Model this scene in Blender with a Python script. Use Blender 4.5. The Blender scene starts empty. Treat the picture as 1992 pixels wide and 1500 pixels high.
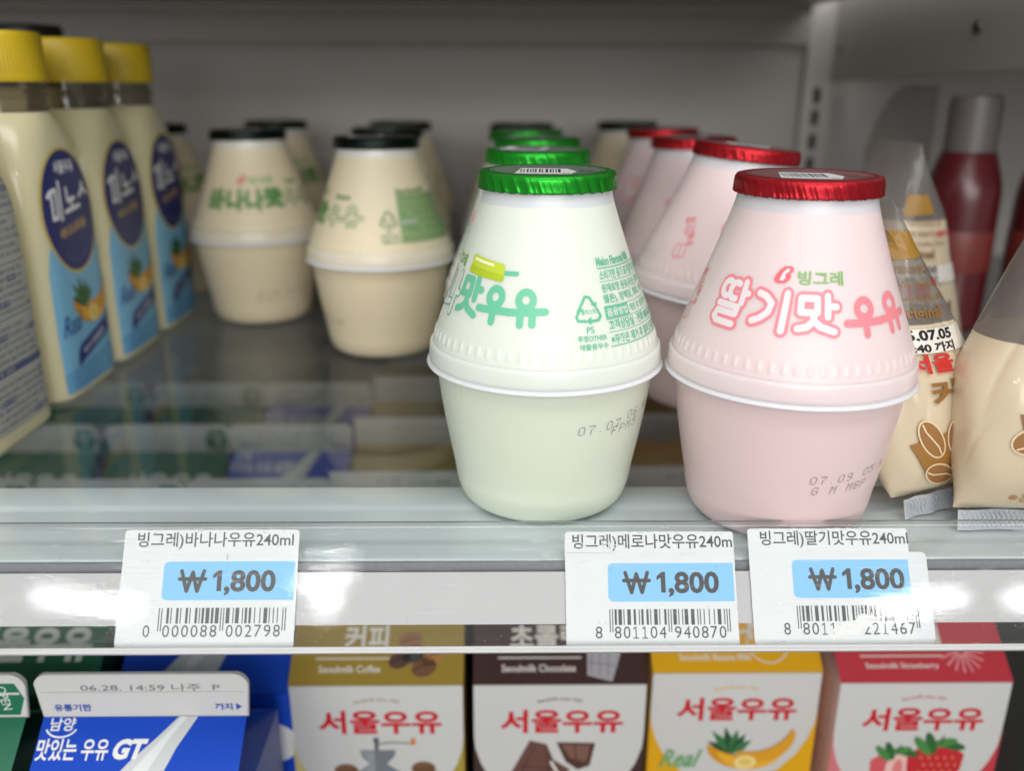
import bpy, bmesh, math, random
from mathutils import Vector, Matrix, Euler
from mathutils.geometry import delaunay_2d_cdt
random.seed(7)
sc = bpy.context.scene
COL = sc.collection
PI = math.pi
MM = .001

# ------------------------------------------------------------------ camera, world, lamps, exposure
cam_d = bpy.data.cameras.new('camera'); cam = bpy.data.objects.new('camera', cam_d); COL.objects.link(cam)
sc.camera = cam
cam_d.sensor_width = 36; cam_d.lens = 36*1708/1992
cam_d.clip_start = .01; cam_d.clip_end = 60
cam.location = (0, -.25, .1306)
pit, yaw, rol = [math.radians(a) for a in (18.96, .8, .21)]
fw = Vector((math.sin(yaw)*math.cos(pit), math.cos(yaw)*math.cos(pit), -math.sin(pit)))
rt = Vector((math.cos(yaw), -math.sin(yaw), 0)); up = rt.cross(fw)
RR = rt*math.cos(rol)+up*math.sin(rol); UU = -rt*math.sin(rol)+up*math.cos(rol)
cam.rotation_euler = Matrix((RR, UU, -fw)).transposed().to_euler()
cam_d.dof.use_dof = True; cam_d.dof.focus_distance = .262
cam_d.dof.aperture_fstop = cam_d.lens/5.0

W = bpy.data.worlds.new('World'); sc.world = W; W.use_nodes = True
W.node_tree.nodes['Background'].inputs[0].default_value = (1, .98, .95, 1)
W.node_tree.nodes['Background'].inputs[1].default_value = .38

def area(loc, sx, sy, power, target=None, col=(1, .985, .965), rz=0):
    l = bpy.data.lights.new('ceiling_or_fill_lamp', 'AREA'); l.shape = 'RECTANGLE'; l.size = sx; l.size_y = sy
    l.energy = power; l.color = col
    o = bpy.data.objects.new('ceiling_or_fill_lamp', l); COL.objects.link(o); o.location = loc
    if target is not None:
        o.rotation_euler = (Vector(target)-Vector(loc)).to_track_quat('-Z', 'Y').to_euler()
    else:
        o.rotation_euler = (0, 0, rz)
    return o
# ceiling tube lamps of the shop, plus one added far fill panel
area((.15, -.95, 1.75), 2.6, .5, 22, (0, 0, 0))
area((0, -4.6, 1.62), 4.2, 1.3, 92, (0, 0, 0))  # unseen wide panel, added to brighten wall and bottles from the front
area((-1.47, -2.52, 1.62), .34, .05, 2.3, (0, 0, 0))
area((-2.02, -2.52, 1.62), .36, .05, 2.4, (0, 0, 0))
area((-.62, -2.52, 1.62), .07, .12, .9, (0, 0, 0))
o = area((-.60, -2.30, 1.62), .20, .035, .9, (0, 0, 0)); o.rotation_euler.rotate_axis('Z', .5)
area((1.52, -2.57, 1.62), .30, .06, 2.2, (0, 0, 0))
area((1.95, -2.48, 1.62), .24, .09, 2.4, (0, 0, 0))
# added low fill lamp far behind the camera, brightens the back wall
area((.4, -5.2, .75), 3.4, 1.1, 62, (0, 0, .05))

sc.view_settings.view_transform = 'Standard'; sc.view_settings.look = 'None'
sc.view_settings.exposure = .0; sc.view_settings.gamma = 1
sc.render.engine = 'CYCLES'
sc.cycles.max_bounces = 12; sc.cycles.transparent_max_bounces = 24
sc.cycles.diffuse_bounces = 5; sc.cycles.glossy_bounces = 6; sc.cycles.transmission_bounces = 8
sc.cycles.use_denoising = True
sc.cycles.caustics_reflective = False; sc.cycles.caustics_refractive = False

# ------------------------------------------------------------------ materials
def srgb(r, g, b):
    f = lambda c: (c/255/12.92 if c/255 <= .04045 else ((c/255+.055)/1.055)**2.4)
    return (f(r), f(g), f(b))
MATS = {}
def mat(name, col, rough=.5, metal=0, sss=0, sssr=(1, 1, 1), scale=.003, spec=.5, noise=0, nscale=200, bump=0, bscale=400, coat=0, sub=None, stretch=None):
    if name in MATS: return MATS[name]
    m = bpy.data.materials.new(name); m.use_nodes = True
    nt = m.node_tree; b = nt.nodes['Principled BSDF']
    b.inputs['Base Color'].default_value = (*col, 1)
    b.inputs['Roughness'].default_value = rough
    b.inputs['Metallic'].default_value = metal
    b.inputs['Specular IOR Level'].default_value = spec
    b.inputs['Coat Weight'].default_value = coat
    b.inputs['Coat Roughness'].default_value = .08
    if sss:
        b.inputs['Subsurface Weight'].default_value = sss
        b.inputs['Subsurface Radius'].default_value = sssr
        b.inputs['Subsurface Scale'].default_value = scale
    tc = nt.nodes.new('ShaderNodeTexCoord'); vec = tc.outputs['Object']
    if stretch:
        mp = nt.nodes.new('ShaderNodeMapping'); mp.inputs['Scale'].default_value = stretch
        nt.links.new(vec, mp.inputs[0]); vec = mp.outputs[0]
    if noise:
        n = nt.nodes.new('ShaderNodeTexNoise'); n.inputs['Scale'].default_value = nscale; n.inputs['Detail'].default_value = 5
        nt.links.new(vec, n.inputs['Vector'])
        mx = nt.nodes.new('ShaderNodeMix'); mx.data_type = 'RGBA'
        mx.inputs[6].default_value = (*[c*(1-noise) for c in col], 1)
        mx.inputs[7].default_value = (*[min(1, c*(1+noise*.7)) for c in col], 1)
        nt.links.new(n.outputs[0], mx.inputs[0]); nt.links.new(mx.outputs[2], b.inputs['Base Color'])
        mr = nt.nodes.new('ShaderNodeMapRange'); mr.inputs[3].default_value = rough*.8; mr.inputs[4].default_value = min(1, rough*1.3)
        nt.links.new(n.outputs[0], mr.inputs[0]); nt.links.new(mr.outputs[0], b.inputs['Roughness'])
    if bump:
        n2 = nt.nodes.new('ShaderNodeTexNoise'); n2.inputs['Scale'].default_value = bscale; n2.inputs['Detail'].default_value = 4
        nt.links.new(vec, n2.inputs['Vector'])
        bp = nt.nodes.new('ShaderNodeBump'); bp.inputs['Strength'].default_value = bump; bp.inputs['Distance'].default_value = .0006
        nt.links.new(n2.outputs[0], bp.inputs['Height']); nt.links.new(bp.outputs[0], b.inputs['Normal'])
    MATS[name] = m
    return m

def clear_mat(name, tint, ior=1.45, rough=.03, scratch=0, haze=0, hazecol=(.8, .8, .8), strength=1.0, smudge=False, wavy=False):
    """thin clear plastic or glass: lets light straight through, mirrors by Fresnel; optional scratches and milky haze"""
    m = bpy.data.materials.new(name); m.use_nodes = True; nt = m.node_tree
    nt.nodes.remove(nt.nodes['Principled BSDF']); out = nt.nodes['Material Output']
    tr = nt.nodes.new('ShaderNodeBsdfTransparent'); tr.inputs[0].default_value = (*tint, 1)
    gl = nt.nodes.new('ShaderNodeBsdfGlossy'); gl.inputs['Roughness'].default_value = rough
    fr = nt.nodes.new('ShaderNodeFresnel'); fr.inputs[0].default_value = ior
    ge = nt.nodes.new('ShaderNodeNewGeometry'); mi = nt.nodes.new('ShaderNodeMath'); mi.operation = 'MULTIPLY_ADD'   # same index from either face: no total reflection inside the thin sheet
    mi.inputs[1].default_value = 1/ior-ior; mi.inputs[2].default_value = ior
    nt.links.new(ge.outputs['Backfacing'], mi.inputs[0]); nt.links.new(mi.outputs[0], fr.inputs[0])
    mu = nt.nodes.new('ShaderNodeMath'); mu.operation = 'MULTIPLY'; mu.inputs[1].default_value = strength
    nt.links.new(fr.outputs[0], mu.inputs[0])
    mx = nt.nodes.new('ShaderNodeMixShader')
    nt.links.new(mu.outputs[0], mx.inputs[0]); nt.links.new(tr.outputs[0], mx.inputs[1]); nt.links.new(gl.outputs[0], mx.inputs[2])
    last = mx.outputs[0]
    tc = nt.nodes.new('ShaderNodeTexCoord')
    if wavy:                                     # moulding ripples that break up mirrored lamps
        mp = nt.nodes.new('ShaderNodeMapping'); mp.inputs['Scale'].default_value = (55, 260, 260)
        wn = nt.nodes.new('ShaderNodeTexNoise'); wn.inputs['Scale'].default_value = 1; wn.inputs['Detail'].default_value = 6; wn.inputs['Roughness'].default_value = .7
        nt.links.new(tc.outputs['Object'], mp.inputs[0]); nt.links.new(mp.outputs[0], wn.inputs['Vector'])
        bp = nt.nodes.new('ShaderNodeBump'); bp.inputs['Strength'].default_value = .05; bp.inputs['Distance'].default_value = .0006
        nt.links.new(wn.outputs[0], bp.inputs['Height']); nt.links.new(bp.outputs[0], gl.inputs['Normal'])
    if haze:
        df = nt.nodes.new('ShaderNodeBsdfDiffuse'); df.inputs[0].default_value = (*hazecol, 1)
        m2 = nt.nodes.new('ShaderNodeMixShader'); m2.inputs[0].default_value = haze
        if smudge:                               # wiped dust and dried drips
            sn = nt.nodes.new('ShaderNodeTexNoise'); sn.inputs['Scale'].default_value = 16; sn.inputs['Detail'].default_value = 8; sn.inputs['Distortion'].default_value = 1.2
            nt.links.new(tc.outputs['Object'], sn.inputs['Vector'])
            sr = nt.nodes.new('ShaderNodeMapRange'); sr.inputs[1].default_value = .4; sr.inputs[2].default_value = .75; sr.inputs[3].default_value = haze*.4; sr.inputs[4].default_value = haze*2.6
            nt.links.new(sn.outputs[0], sr.inputs[0]); nt.links.new(sr.outputs[0], m2.inputs[0])
        nt.links.new(last, m2.inputs[1]); nt.links.new(df.outputs[0], m2.inputs[2]); last = m2.outputs[0]
    if scratch:
        fac = None
        for k, (rz, sx, thr) in enumerate(((.55, 60, .665), (-.9, 75, .67), (1.3, 45, .66), (-.25, 55, .675))):
            mp = nt.nodes.new('ShaderNodeMapping'); mp.inputs['Rotation'].default_value = (.96 if k < 4 else 0, 0, 0)
            mp2 = nt.nodes.new('ShaderNodeMapping'); mp2.inputs['Rotation'].default_value = (0, rz, 0)
            mp2.inputs['Scale'].default_value = (sx*.9, 1, 2600)
            n = nt.nodes.new('ShaderNodeTexNoise'); n.inputs['Scale'].default_value = 1.0; n.inputs['Detail'].default_value = 2
            nt.links.new(tc.outputs['Object'], mp2.inputs[0]); nt.links.new(mp2.outputs[0], n.inputs['Vector'])
            r = nt.nodes.new('ShaderNodeMapRange'); r.inputs[1].default_value = thr; r.inputs[2].default_value = thr+.05
            nt.links.new(n.outputs[0], r.inputs[0])
            if fac is None: fac = r.outputs[0]
            else:
                a = nt.nodes.new('ShaderNodeMath'); a.operation = 'MAXIMUM'
                nt.links.new(fac, a.inputs[0]); nt.links.new(r.outputs[0], a.inputs[1]); fac = a.outputs[0]
        nn = nt.nodes.new('ShaderNodeTexNoise'); nn.inputs['Scale'].default_value = 45
        nt.links.new(tc.outputs['Object'], nn.inputs['Vector'])
        ml = nt.nodes.new('ShaderNodeMapRange'); ml.inputs[1].default_value = .45; ml.inputs[2].default_value = .7; ml.inputs[4].default_value = scratch
        nt.links.new(nn.outputs[0], ml.inputs[0])
        mm = nt.nodes.new('ShaderNodeMath'); mm.operation = 'MULTIPLY'
        nt.links.new(fac, mm.inputs[0]); nt.links.new(ml.outputs[0], mm.inputs[1])
        df = nt.nodes.new('ShaderNodeBsdfDiffuse'); df.inputs[0].default_value = (.85, .87, .9, 1)
        m3 = nt.nodes.new('ShaderNodeMixShader')
        nt.links.new(mm.outputs[0], m3.inputs[0]); nt.links.new(last, m3.inputs[1]); nt.links.new(df.outputs[0], m3.inputs[2]); last = m3.outputs[0]
    nt.links.new(last, out.inputs[0])
    MATS[name] = m
    return m

def ink(r, g, b, rough=.38):
    return mat('ink_%02x%02x%02x' % (r, g, b), srgb(r, g, b), rough)

# ------------------------------------------------------------------ mesh helpers
def link(name, me, m, parent=None):
    o = bpy.data.objects.new(name, me); COL.objects.link(o)
    for k in (m if isinstance(m, (list, tuple)) else [m]): me.materials.append(k)
    if parent: o.parent = parent
    return o
def obj(name, bm, m, parent=None, smooth=True):
    me = bpy.data.meshes.new(name); bm.normal_update(); bm.to_mesh(me); bm.free()
    if smooth:
        for p in me.polygons: p.use_smooth = True
        try: me.set_sharp_from_angle(angle=math.radians(38))
        except Exception: pass
    return link(name, me, m, parent)
def empty(name, loc, rz=0, rot=None):
    o = bpy.data.objects.new(name, None); COL.objects.link(o); o.location = loc; o.rotation_euler = rot or (0, 0, rz)
    o.empty_display_size = .01
    return o
def tag(o, label, cat, group=None, kind=None):
    o['label'] = label; o['category'] = cat
    if group: o['group'] = group
    if kind: o['kind'] = kind
    return o
def box(bm, lo, hi, bev=0, seg=2):
    vs = [bm.verts.new((x, y, z)) for z in (lo[2], hi[2]) for y in (lo[1], hi[1]) for x in (lo[0], hi[0])]
    fs = [bm.faces.new([vs[i] for i in f]) for f in ((0, 2, 3, 1), (4, 5, 7, 6), (0, 1, 5, 4), (1, 3, 7, 5), (3, 2, 6, 7), (2, 0, 4, 6))]
    if bev:
        es = list({e for f in fs for e in f.edges})
        bmesh.ops.bevel(bm, geom=es, offset=bev, segments=seg, affect='EDGES', profile=.6)
def lathe(bm, prof, seg=96, closed=False, cap=True):
    rings = []
    for r, z in prof:
        rings.append([bm.verts.new((r*math.cos(2*PI*k/seg), r*math.sin(2*PI*k/seg), z)) for k in range(seg)])
    n = len(rings)
    for i in range(n if closed else n-1):
        a, b = rings[i], rings[(i+1) % n]
        for k in range(seg):
            bm.faces.new((a[k], a[(k+1) % seg], b[(k+1) % seg], b[k]))
    if cap and not closed:
        bm.faces.new(list(reversed(rings[0]))); bm.faces.new(rings[-1])
    return rings
def loft(bm, rings, cap=True):
    vr = [[bm.verts.new(p) for p in r] for r in rings]
    n = len(vr[0])
    for a, b in zip(vr, vr[1:]):
        for k in range(n): bm.faces.new((a[k], a[(k+1) % n], b[(k+1) % n], b[k]))
    if cap: bm.faces.new(list(reversed(vr[0]))); bm.faces.new(vr[-1])
def extrude_x(bm, path, x0, x1, closed=True, nx=1):
    """closed profile in (y, z) swept along x"""
    xs = [x0+(x1-x0)*i/nx for i in range(nx+1)]
    vr = [[bm.verts.new((x, y, z)) for y, z in path] for x in xs]
    n = len(path)
    for a, b in zip(vr, vr[1:]):
        for k in range(n if closed else n-1): bm.faces.new((a[k], b[k], b[(k+1) % n], a[(k+1) % n]))
    if closed: bm.faces.new(vr[0]); bm.faces.new(list(reversed(vr[-1])))
def catmull(pts, n=5):
    out = []
    P = [pts[0]]+list(pts)+[pts[-1]]
    for i in range(1, len(P)-2):
        p0, p1, p2, p3 = [Vector(p) for p in P[i-1:i+3]]
        for k in range(n):
            t = k/n
            out.append(tuple(.5*((2*p1)+(p2-p0)*t+(2*p0-5*p1+4*p2-p3)*t*t+(3*p1-p0-3*p2+p3)*t**3)))
    out.append(tuple(pts[-1]))
    return out
def sellipse(hx, hy, n, seg, z, cx=0, cy=0, rz=0):
    out = []
    for k in range(seg):
        a = 2*PI*k/seg; c, s = math.cos(a), math.sin(a)
        x = hx*math.copysign(abs(c)**(2/n), c); y = hy*math.copysign(abs(s)**(2/n), s)
        out.append((cx+x*math.cos(rz)-y*math.sin(rz), cy+x*math.sin(rz)+y*math.cos(rz), z))
    return out

# ------------------------------------------------------------------ flat artwork (all in mm), later laid onto a surface as real thin ink
_TX = {}
def text_mesh(s, off=0.0):
    k = (s, round(off, 4))
    if k not in _TX:
        c = bpy.data.curves.new('t', 'FONT'); c.body = s; c.size = 1; c.offset = off; c.resolution_u = 3
        o = bpy.data.objects.new('t', c); m = bpy.data.meshes.new_from_object(o)
        vs = [(v.co.x, v.co.y) for v in m.vertices]; fs = [tuple(p.vertices) for p in m.polygons]
        bpy.data.objects.remove(o); bpy.data.curves.remove(c); bpy.data.meshes.remove(m)
        _TX[k] = (vs, fs)
    return _TX[k]
def disc(x, y, r, n=14): return [(x+r*math.cos(2*PI*i/n), y+r*math.sin(2*PI*i/n)) for i in range(n)]
def ell(x, y, a, b, n=28, rot=0, a0=0, a1=360, closed=False):
    m = n if not closed and abs(a1-a0) >= 360 else n+1
    out = []
    for i in range(m):
        t = math.radians(a0+(a1-a0)*i/n); px, py = a*math.cos(t), b*math.sin(t)
        out.append((x+px*math.cos(rot)-py*math.sin(rot), y+px*math.sin(rot)+py*math.cos(rot)))
    return out
def area2(p): return sum(p[i-1][0]*p[i][1]-p[i][0]*p[i-1][1] for i in range(len(p)))/2
def inside(p, x, y):
    c = False; n = len(p); j = n-1
    for i in range(n):
        xi, yi = p[i]; xj, yj = p[j]
        if (yi > y) != (yj > y) and x < (xj-xi)*(y-yi)/(yj-yi)+xi: c = not c
        j = i
    return c
def union(polys):
    """one clean triangulated sheet out of overlapping outlines"""
    vs, fs, ps, seen = [], [], [], set()
    for p in polys:
        if abs(area2(p)) < 1e-9: continue
        if area2(p) < 0: p = p[::-1]
        key = tuple((round(a, 5), round(b, 5)) for a, b in p)
        if key in seen: continue
        seen.add(key)
        b = len(vs); vs += [Vector(q) for q in p]; fs.append(list(range(b, b+len(p))))
        xs = [q[0] for q in p]; ys = [q[1] for q in p]; ps.append((min(xs), max(xs), min(ys), max(ys), p))
    v, e, f, ov, oe, of = delaunay_2d_cdt(vs, [], fs, 0, 1e-5, True)
    out = []
    for t in f:
        x = sum(v[i].x for i in t)/len(t); y = sum(v[i].y for i in t)/len(t)
        if any(a <= x <= b and c <= y <= d and inside(p, x, y) for a, b, c, d, p in ps): out.append(tuple(t))
    return [(q.x, q.y) for q in v], out
def stroke_polys(lines, w, cap=12):
    ps = []
    for ln in lines:
        for a, b in zip(ln, ln[1:]):
            d = Vector(b)-Vector(a)
            if d.length < 1e-7: continue
            nrm = Vector((-d.y, d.x)).normalized()*(w/2)
            ps.append([(a[0]-nrm.x, a[1]-nrm.y), (b[0]-nrm.x, b[1]-nrm.y), (b[0]+nrm.x, b[1]+nrm.y), (a[0]+nrm.x, a[1]+nrm.y)])
        for q in (ln[:-1] if ln[0] == ln[-1] else ln): ps.append(disc(q[0], q[1], w/2, cap))
    return ps
class Art:
    def __init__(s): s.it = []
    def add(s, vs, fs, m, layer): s.it.append((list(vs), list(fs), m, layer)); return s
    def poly(s, p, m, layer=1): v, f = union([p]); return s.add(v, f, m, layer)
    def polys(s, ps, m, layer=1): v, f = union(ps); return s.add(v, f, m, layer)
    def rect(s, x0, y0, x1, y1, m, layer=1): return s.add([(x0, y0), (x1, y0), (x1, y1), (x0, y1)], [(0, 1, 2, 3)], m, layer)
    def rects(s, rs, m, layer=1):
        vs, fs = [], []
        for x0, y0, x1, y1 in rs:
            b = len(vs); vs += [(x0, y0), (x1, y0), (x1, y1), (x0, y1)]; fs.append((b, b+1, b+2, b+3))
        return s.add(vs, fs, m, layer)
    def lines(s, ls, w, m, layer=1, cap=12): v, f = union(stroke_polys(ls, w, cap)); return s.add(v, f, m, layer)
    def text(s, t, x, y, h, m, layer=2, w=None, bold=0, align='l', shear=0, rot=0, arc=None):
        """x, y: left (or centre) of the baseline; h: full-height; w: squeeze to this width"""
        vs, fs = text_mesh(t, bold)
        if not vs: return s
        x0, x1 = min(v[0] for v in vs), max(v[0] for v in vs); y0, y1 = min(v[1] for v in vs), max(v[1] for v in vs)
        ky = h/(y1-y0); kx = (w/(x1-x0)) if w else ky
        W_ = (x1-x0)*kx; ox = {'l': 0, 'c': -W_/2, 'r': -W_}[align]
        out = []
        for a, b in vs:
            px, py = (a-x0)*kx+ox, (b-y0)*ky
            px += shear*py
            if arc:                                  # bend over a circle of radius arc
                th = px/arc; px, py = (arc+py)*math.sin(th), (arc+py)*math.cos(th)-arc
            out.append((x+px*math.cos(rot)-py*math.sin(rot), y+px*math.sin(rot)+py*math.cos(rot)))
        return s.add(out, fs, m, layer)
    def glyphs(s, seq, w, m, layer=1, shear=0):
        """seq: (glyph, x, y, width, height) of hand-drawn stroke letters"""
        ls = []
        for g, x, y, gw, gh in seq:
            for ln in GLYPH[g]: ls.append([(x+a*gw+shear*b*gh, y+b*gh) for a, b in ln])
        return s.lines(ls, w, m, layer)
    def build(s, name, fn, parent, cut=0, lay=.05):
        bm = bmesh.new(); mats = []
        for vs, fs, m, layer in s.it:
            if m not in mats: mats.append(m)
            mi = mats.index(m)
            b2 = bmesh.new(); bv = [b2.verts.new((a, b, 0)) for a, b in vs]
            for f in fs:
                try: b2.faces.new([bv[i] for i in f])
                except ValueError: pass
            if cut and vs:
                xs = [v[0] for v in vs]; ys = [v[1] for v in vs]
                for axis, lo, hi in ((0, min(xs), max(xs)), (1, min(ys), max(ys))):
                    k = math.floor(lo/cut)+1
                    while k*cut < hi:
                        co = (k*cut, 0, 0) if axis == 0 else (0, k*cut, 0)
                        bmesh.ops.bisect_plane(b2, geom=b2.verts[:]+b2.edges[:]+b2.faces[:], dist=1e-5, plane_co=co, plane_no=(1, 0, 0) if axis == 0 else (0, 1, 0))
                        k += 1
            mp = {}
            for v in b2.verts: mp[v] = bm.verts.new(fn(v.co.x, v.co.y, layer*lay))
            for f in b2.faces:
                if f.calc_area() < 1e-9: continue
                vv = [mp[v] for v in f.verts]
                if f.normal.z < 0: vv.reverse()
                try: nf = bm.faces.new(vv)
                except ValueError: continue
                nf.material_index = mi
            b2.free()
        loose = [v for v in bm.verts if not v.link_faces]
        bmesh.ops.delete(bm, geom=loose, context='VERTS')
        return obj(name, bm, mats, parent, smooth=False)
def plane_map(O, U, V):
    O, U, V = Vector(O), Vector(U).normalized(), Vector(V).normalized(); N = U.cross(V)
    return lambda u, v, off: O+(U*u+V*v+N*off)*MM

circ = lambda x, y, r, n=18: ell(x, y, r, r, n, closed=True)
GLYPH = {
 '우': [circ(.5, .70, .21), [(.0, .36), (1., .36)], [(.5, .36), (.5, .06)]],
 '유': [circ(.46, .70, .21), [(.0, .36), (1., .42)], [(.34, .36), (.34, .06)], [(.66, .38), (.66, .08)]],
 '맛': [[(.12, .93), (.52, .93), (.52, .56), (.12, .56), (.12, .93)], [(.78, 1.0), (.78, .46)], [(.78, .74), (1.0, .72)],
       [(.44, .46), (.42, .32), (.28, .18), (.08, .13)], [(.44, .36), (.60, .2), (.92, .08)]],
 '딸': [ell(.26, .76, .18, .17, 10, 0, 60, 290, True), ell(.56, .74, .18, .18, 10, 0, 60, 290, True), [(.86, .96), (.86, .5)], [(.86, .74), (1.0, .72)],
       [(.12, .42), (.78, .40), (.76, .24), (.16, .26), (.10, .12), (.2, .04), (.74, .02)]],
 '기': [[(.14, .92), (.34, .86), (.52, .70), (.46, .46), (.28, .3), (.08, .2)], [(.92, .98), (.86, .03)]],
 '바': [[(.1, .95), (.1, .1)], [(.48, .95), (.48, .1)], [(.1, .52), (.48, .52)], [(.1, .1), (.48, .1)], [(.78, 1.), (.78, 0.)], [(.78, .5), (1., .5)]],
 '나': [[(.12, .92), (.12, .16), (.56, .24)], [(.78, 1.), (.78, 0.)], [(.78, .52), (1., .52)]],
 '비': [[(.1, .95), (.1, .1)], [(.48, .95), (.48, .1)], [(.1, .52), (.48, .52)], [(.1, .1), (.48, .1)], [(.85, 1.), (.85, 0.)]],
 '메': [[(.05, .85), (.42, .85), (.42, .2), (.05, .2), (.05, .85)], [(.68, .98), (.68, .02)], [(.44, .55), (.68, .55)], [(.92, 1.), (.92, 0.)]],
 '로': [[(.12, .95), (.86, .95), (.86, .73), (.14, .73), (.14, .5), (.9, .5)], [(.5, .48), (.5, .14)], [(0, .12), (1, .12)]],
 '미': [[(-.04, .74), (.12, .86), (.44, .90), (.44, .06)], [(.16, .86), (.14, .06), (.44, .1)], [(.70, 1.1), (.68, .0)]],
 '노': [[(.1, .9), (.1, .45), (.75, .5)], [(.45, .46), (.45, .14)], [(-.15, .06), (1.15, .18)]],
 '스': [[(.5, .95), (.42, .7), (.1, .42)], [(.46, .78), (.85, .48)]],
}
DOT = {'0': ('01110', '10001', '10001', '10001', '10001', '10001', '01110'), '7': ('11111', '00001', '00010', '00100', '00100', '00100', '00100'),
 '9': ('01110', '10001', '10001', '01111', '00001', '00001', '01110'), '5': ('11111', '10000', '11110', '00001', '00001', '10001', '01110'),
 '6': ('01110', '10000', '10000', '11110', '10001', '10001', '01110'), '8': ('01110', '10001', '10001', '01110', '10001', '10001', '01110'),
 '2': ('01110', '10001', '00001', '00110', '01000', '10000', '11111'), '1': ('00100', '01100', '00100', '00100', '00100', '00100', '01110'),
 '3': ('01110', '10001', '00001', '00110', '00001', '10001', '01110'), '4': ('00010', '00110', '01010', '10010', '11111', '00010', '00010'),
 'F': ('11111', '10000', '10000', '11110', '10000', '10000', '10000'), 'P': ('11110', '10001', '10001', '11110', '10000', '10000', '10000'),
 'M': ('10001', '11011', '10101', '10101', '10001', '10001', '10001'), 'N': ('10001', '11001', '11001', '10101', '10011', '10011', '10001'),
 'G': ('01110', '10001', '10000', '10111', '10001', '10001', '01110'), '.': ('00000',)*6+('00100',), ':': ('00000', '00100', '00000', '00000', '00000', '00100', '00000'), ' ': ('00000',)*7}
def dots(art, s, x, y, h, m, adv=1.25, rise=0, shear=.15, layer=1, size=.62):
    p = h/7; rs = []
    for i, ch in enumerate(s):
        for r, row in enumerate(DOT[ch]):
            for c, b in enumerate(row):
                if b == '1':
                    q = (6-r)*p; cx = x+i*6*p*adv*.92+c*p*.95+shear*q; cy = y+q+rise*(cx-x)
                    rs.append((cx-p*size/2, cy-p*size/2, cx+p*size/2, cy+p*size/2))
    art.rects(rs, m, layer)

# ------------------------------------------------------------------ setting: back wall, lower shelf floor, upper shelf underside
WALL_Y = .465
LOWZ = -.195
m_wall = mat('grey_painted_steel', (.46, .445, .42), .45, noise=.06, nscale=9)
m_wall2 = mat('grey_painted_steel_light', (.49, .47, .44), .4, noise=.05, nscale=14)
m_upper = mat('upper_shelf_steel', (.5, .49, .47), .35, noise=.04, nscale=12)
bm = bmesh.new(); box(bm, (-1.1, WALL_Y, -.3), (1.1, WALL_Y+.01, .45)); w = obj('back_wall', bm, m_wall, smooth=False)
tag(w, 'dark grey steel back wall of the chilled cabinet', 'wall', kind='structure')
bm = bmesh.new(); box(bm, (-1.1, -.16, LOWZ-.012), (1.1, WALL_Y-.001, LOWZ)); w = obj('floor', bm, mat('dark_shelf_floor', (.06, .06, .06), .4), smooth=False)
tag(w, 'dark lower shelf floor under the milk cartons', 'shelf', kind='structure')

u = empty('upper_shelf', (0, WALL_Y, .1865))
tag(u, 'grey steel shelf overhead seen from below along its back edge', 'shelf')
bm = bmesh.new(); box(bm, (-1.1, -.37, 0), (.2335, -.006, .012)); obj('shelf_underside', bm, m_upper, u, smooth=False)
bm = bmesh.new()
extrude_x(bm, [(-.001, -.0275), (-.004, -.0285), (-.0075, -.0265), (-.011, -.012), (-.0105, -.007), (-.0045, -.0055), (-.001, -.0055)], -1.1, .2335)
obj('rear_beam', bm, m_wall2, u)

up_ = empty('slotted_upright', (.2430, WALL_Y-.004, 0))
tag(up_, 'grey slotted steel upright standing against the back wall', 'upright')
bm = bmesh.new(); box(bm, (-.0105, -.004, -.19), (.0105, .0035, .3), .0012); obj('column', bm, m_wall2, up_)
for z in (.1232, .107, .089, .0715, .054, .036):
    bm = bmesh.new(); box(bm, (-.0026, -.0052, z-.0058), (.0026, -.0041, z+.0058), .0004, 1); obj('slot', bm, mat('slot_dark', (.004, .004, .004), .9), up_)

u2 = empty('upper_shelf', (0, WALL_Y, .172))
tag(u2, 'overhead shelf of the darker bay beyond the bracket on the right', 'shelf')
bm = bmesh.new(); box(bm, (.2720, -.66, 0), (1.1, -.001, .02)); obj('shelf_underside', bm, m_upper, u2, smooth=False)

br = empty('shelf_bracket', (.2518, WALL_Y-.009, .16))
tag(br, 'grey steel side bracket carrying the overhead shelf at the right', 'bracket')
bm = bmesh.new()
yz = [(0, -.0272), (-.26, -.0219), (-.48, -.014), (-.48, .035), (0, .035)]
vs0 = [bm.verts.new((0, a, b)) for a, b in yz]; vs1 = [bm.verts.new((.0025, a, b)) for a, b in yz]
bm.faces.new(list(reversed(vs0))); bm.faces.new(vs1)
for i in range(5): bm.faces.new((vs0[i], vs0[(i+1) % 5], vs1[(i+1) % 5], vs1[i]))
bmesh.ops.recalc_face_normals(bm, faces=bm.faces[:])
bmesh.ops.bevel(bm, geom=bm.edges[:], offset=.0006, segments=2, affect='EDGES')
obj('plate', bm, m_wall2, br)
bm = bmesh.new()
yz = [(-.001, -.0272), (-.26, -.0219), (-.48, -.014)]
for (a, b), (c, d) in zip(yz, yz[1:]):
    q = [bm.verts.new(p) for p in ((.003, a, b+.001), (.016, a, b+.001), (.016, c, d+.001), (.003, c, d+.001))]; bm.faces.new(q)
bmesh.ops.solidify(bm, geom=bm.faces[:], thickness=.0015)
obj('lower_flange', bm, m_wall2, br, smooth=False)
def screw(y, z, r, name):
    bm = bmesh.new(); lathe(bm, [(r, 0), (r, .0006), (r*.86, .0013), (r*.5, .0015), (r*.45, .0015), (r*.42, .0004), (.00001, .0004)], 28)
    bmesh.ops.rotate(bm, verts=bm.verts[:], matrix=Matrix.Rotation(-PI/2, 3, 'Y'))
    o = obj(name, bm, mat('screw_steel', (.12, .12, .13), .3, 1), br); o.location = (-.0002, y, z); return o
screw(.2455-WALL_Y+.009, 0, .0035, 'screw')
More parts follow.
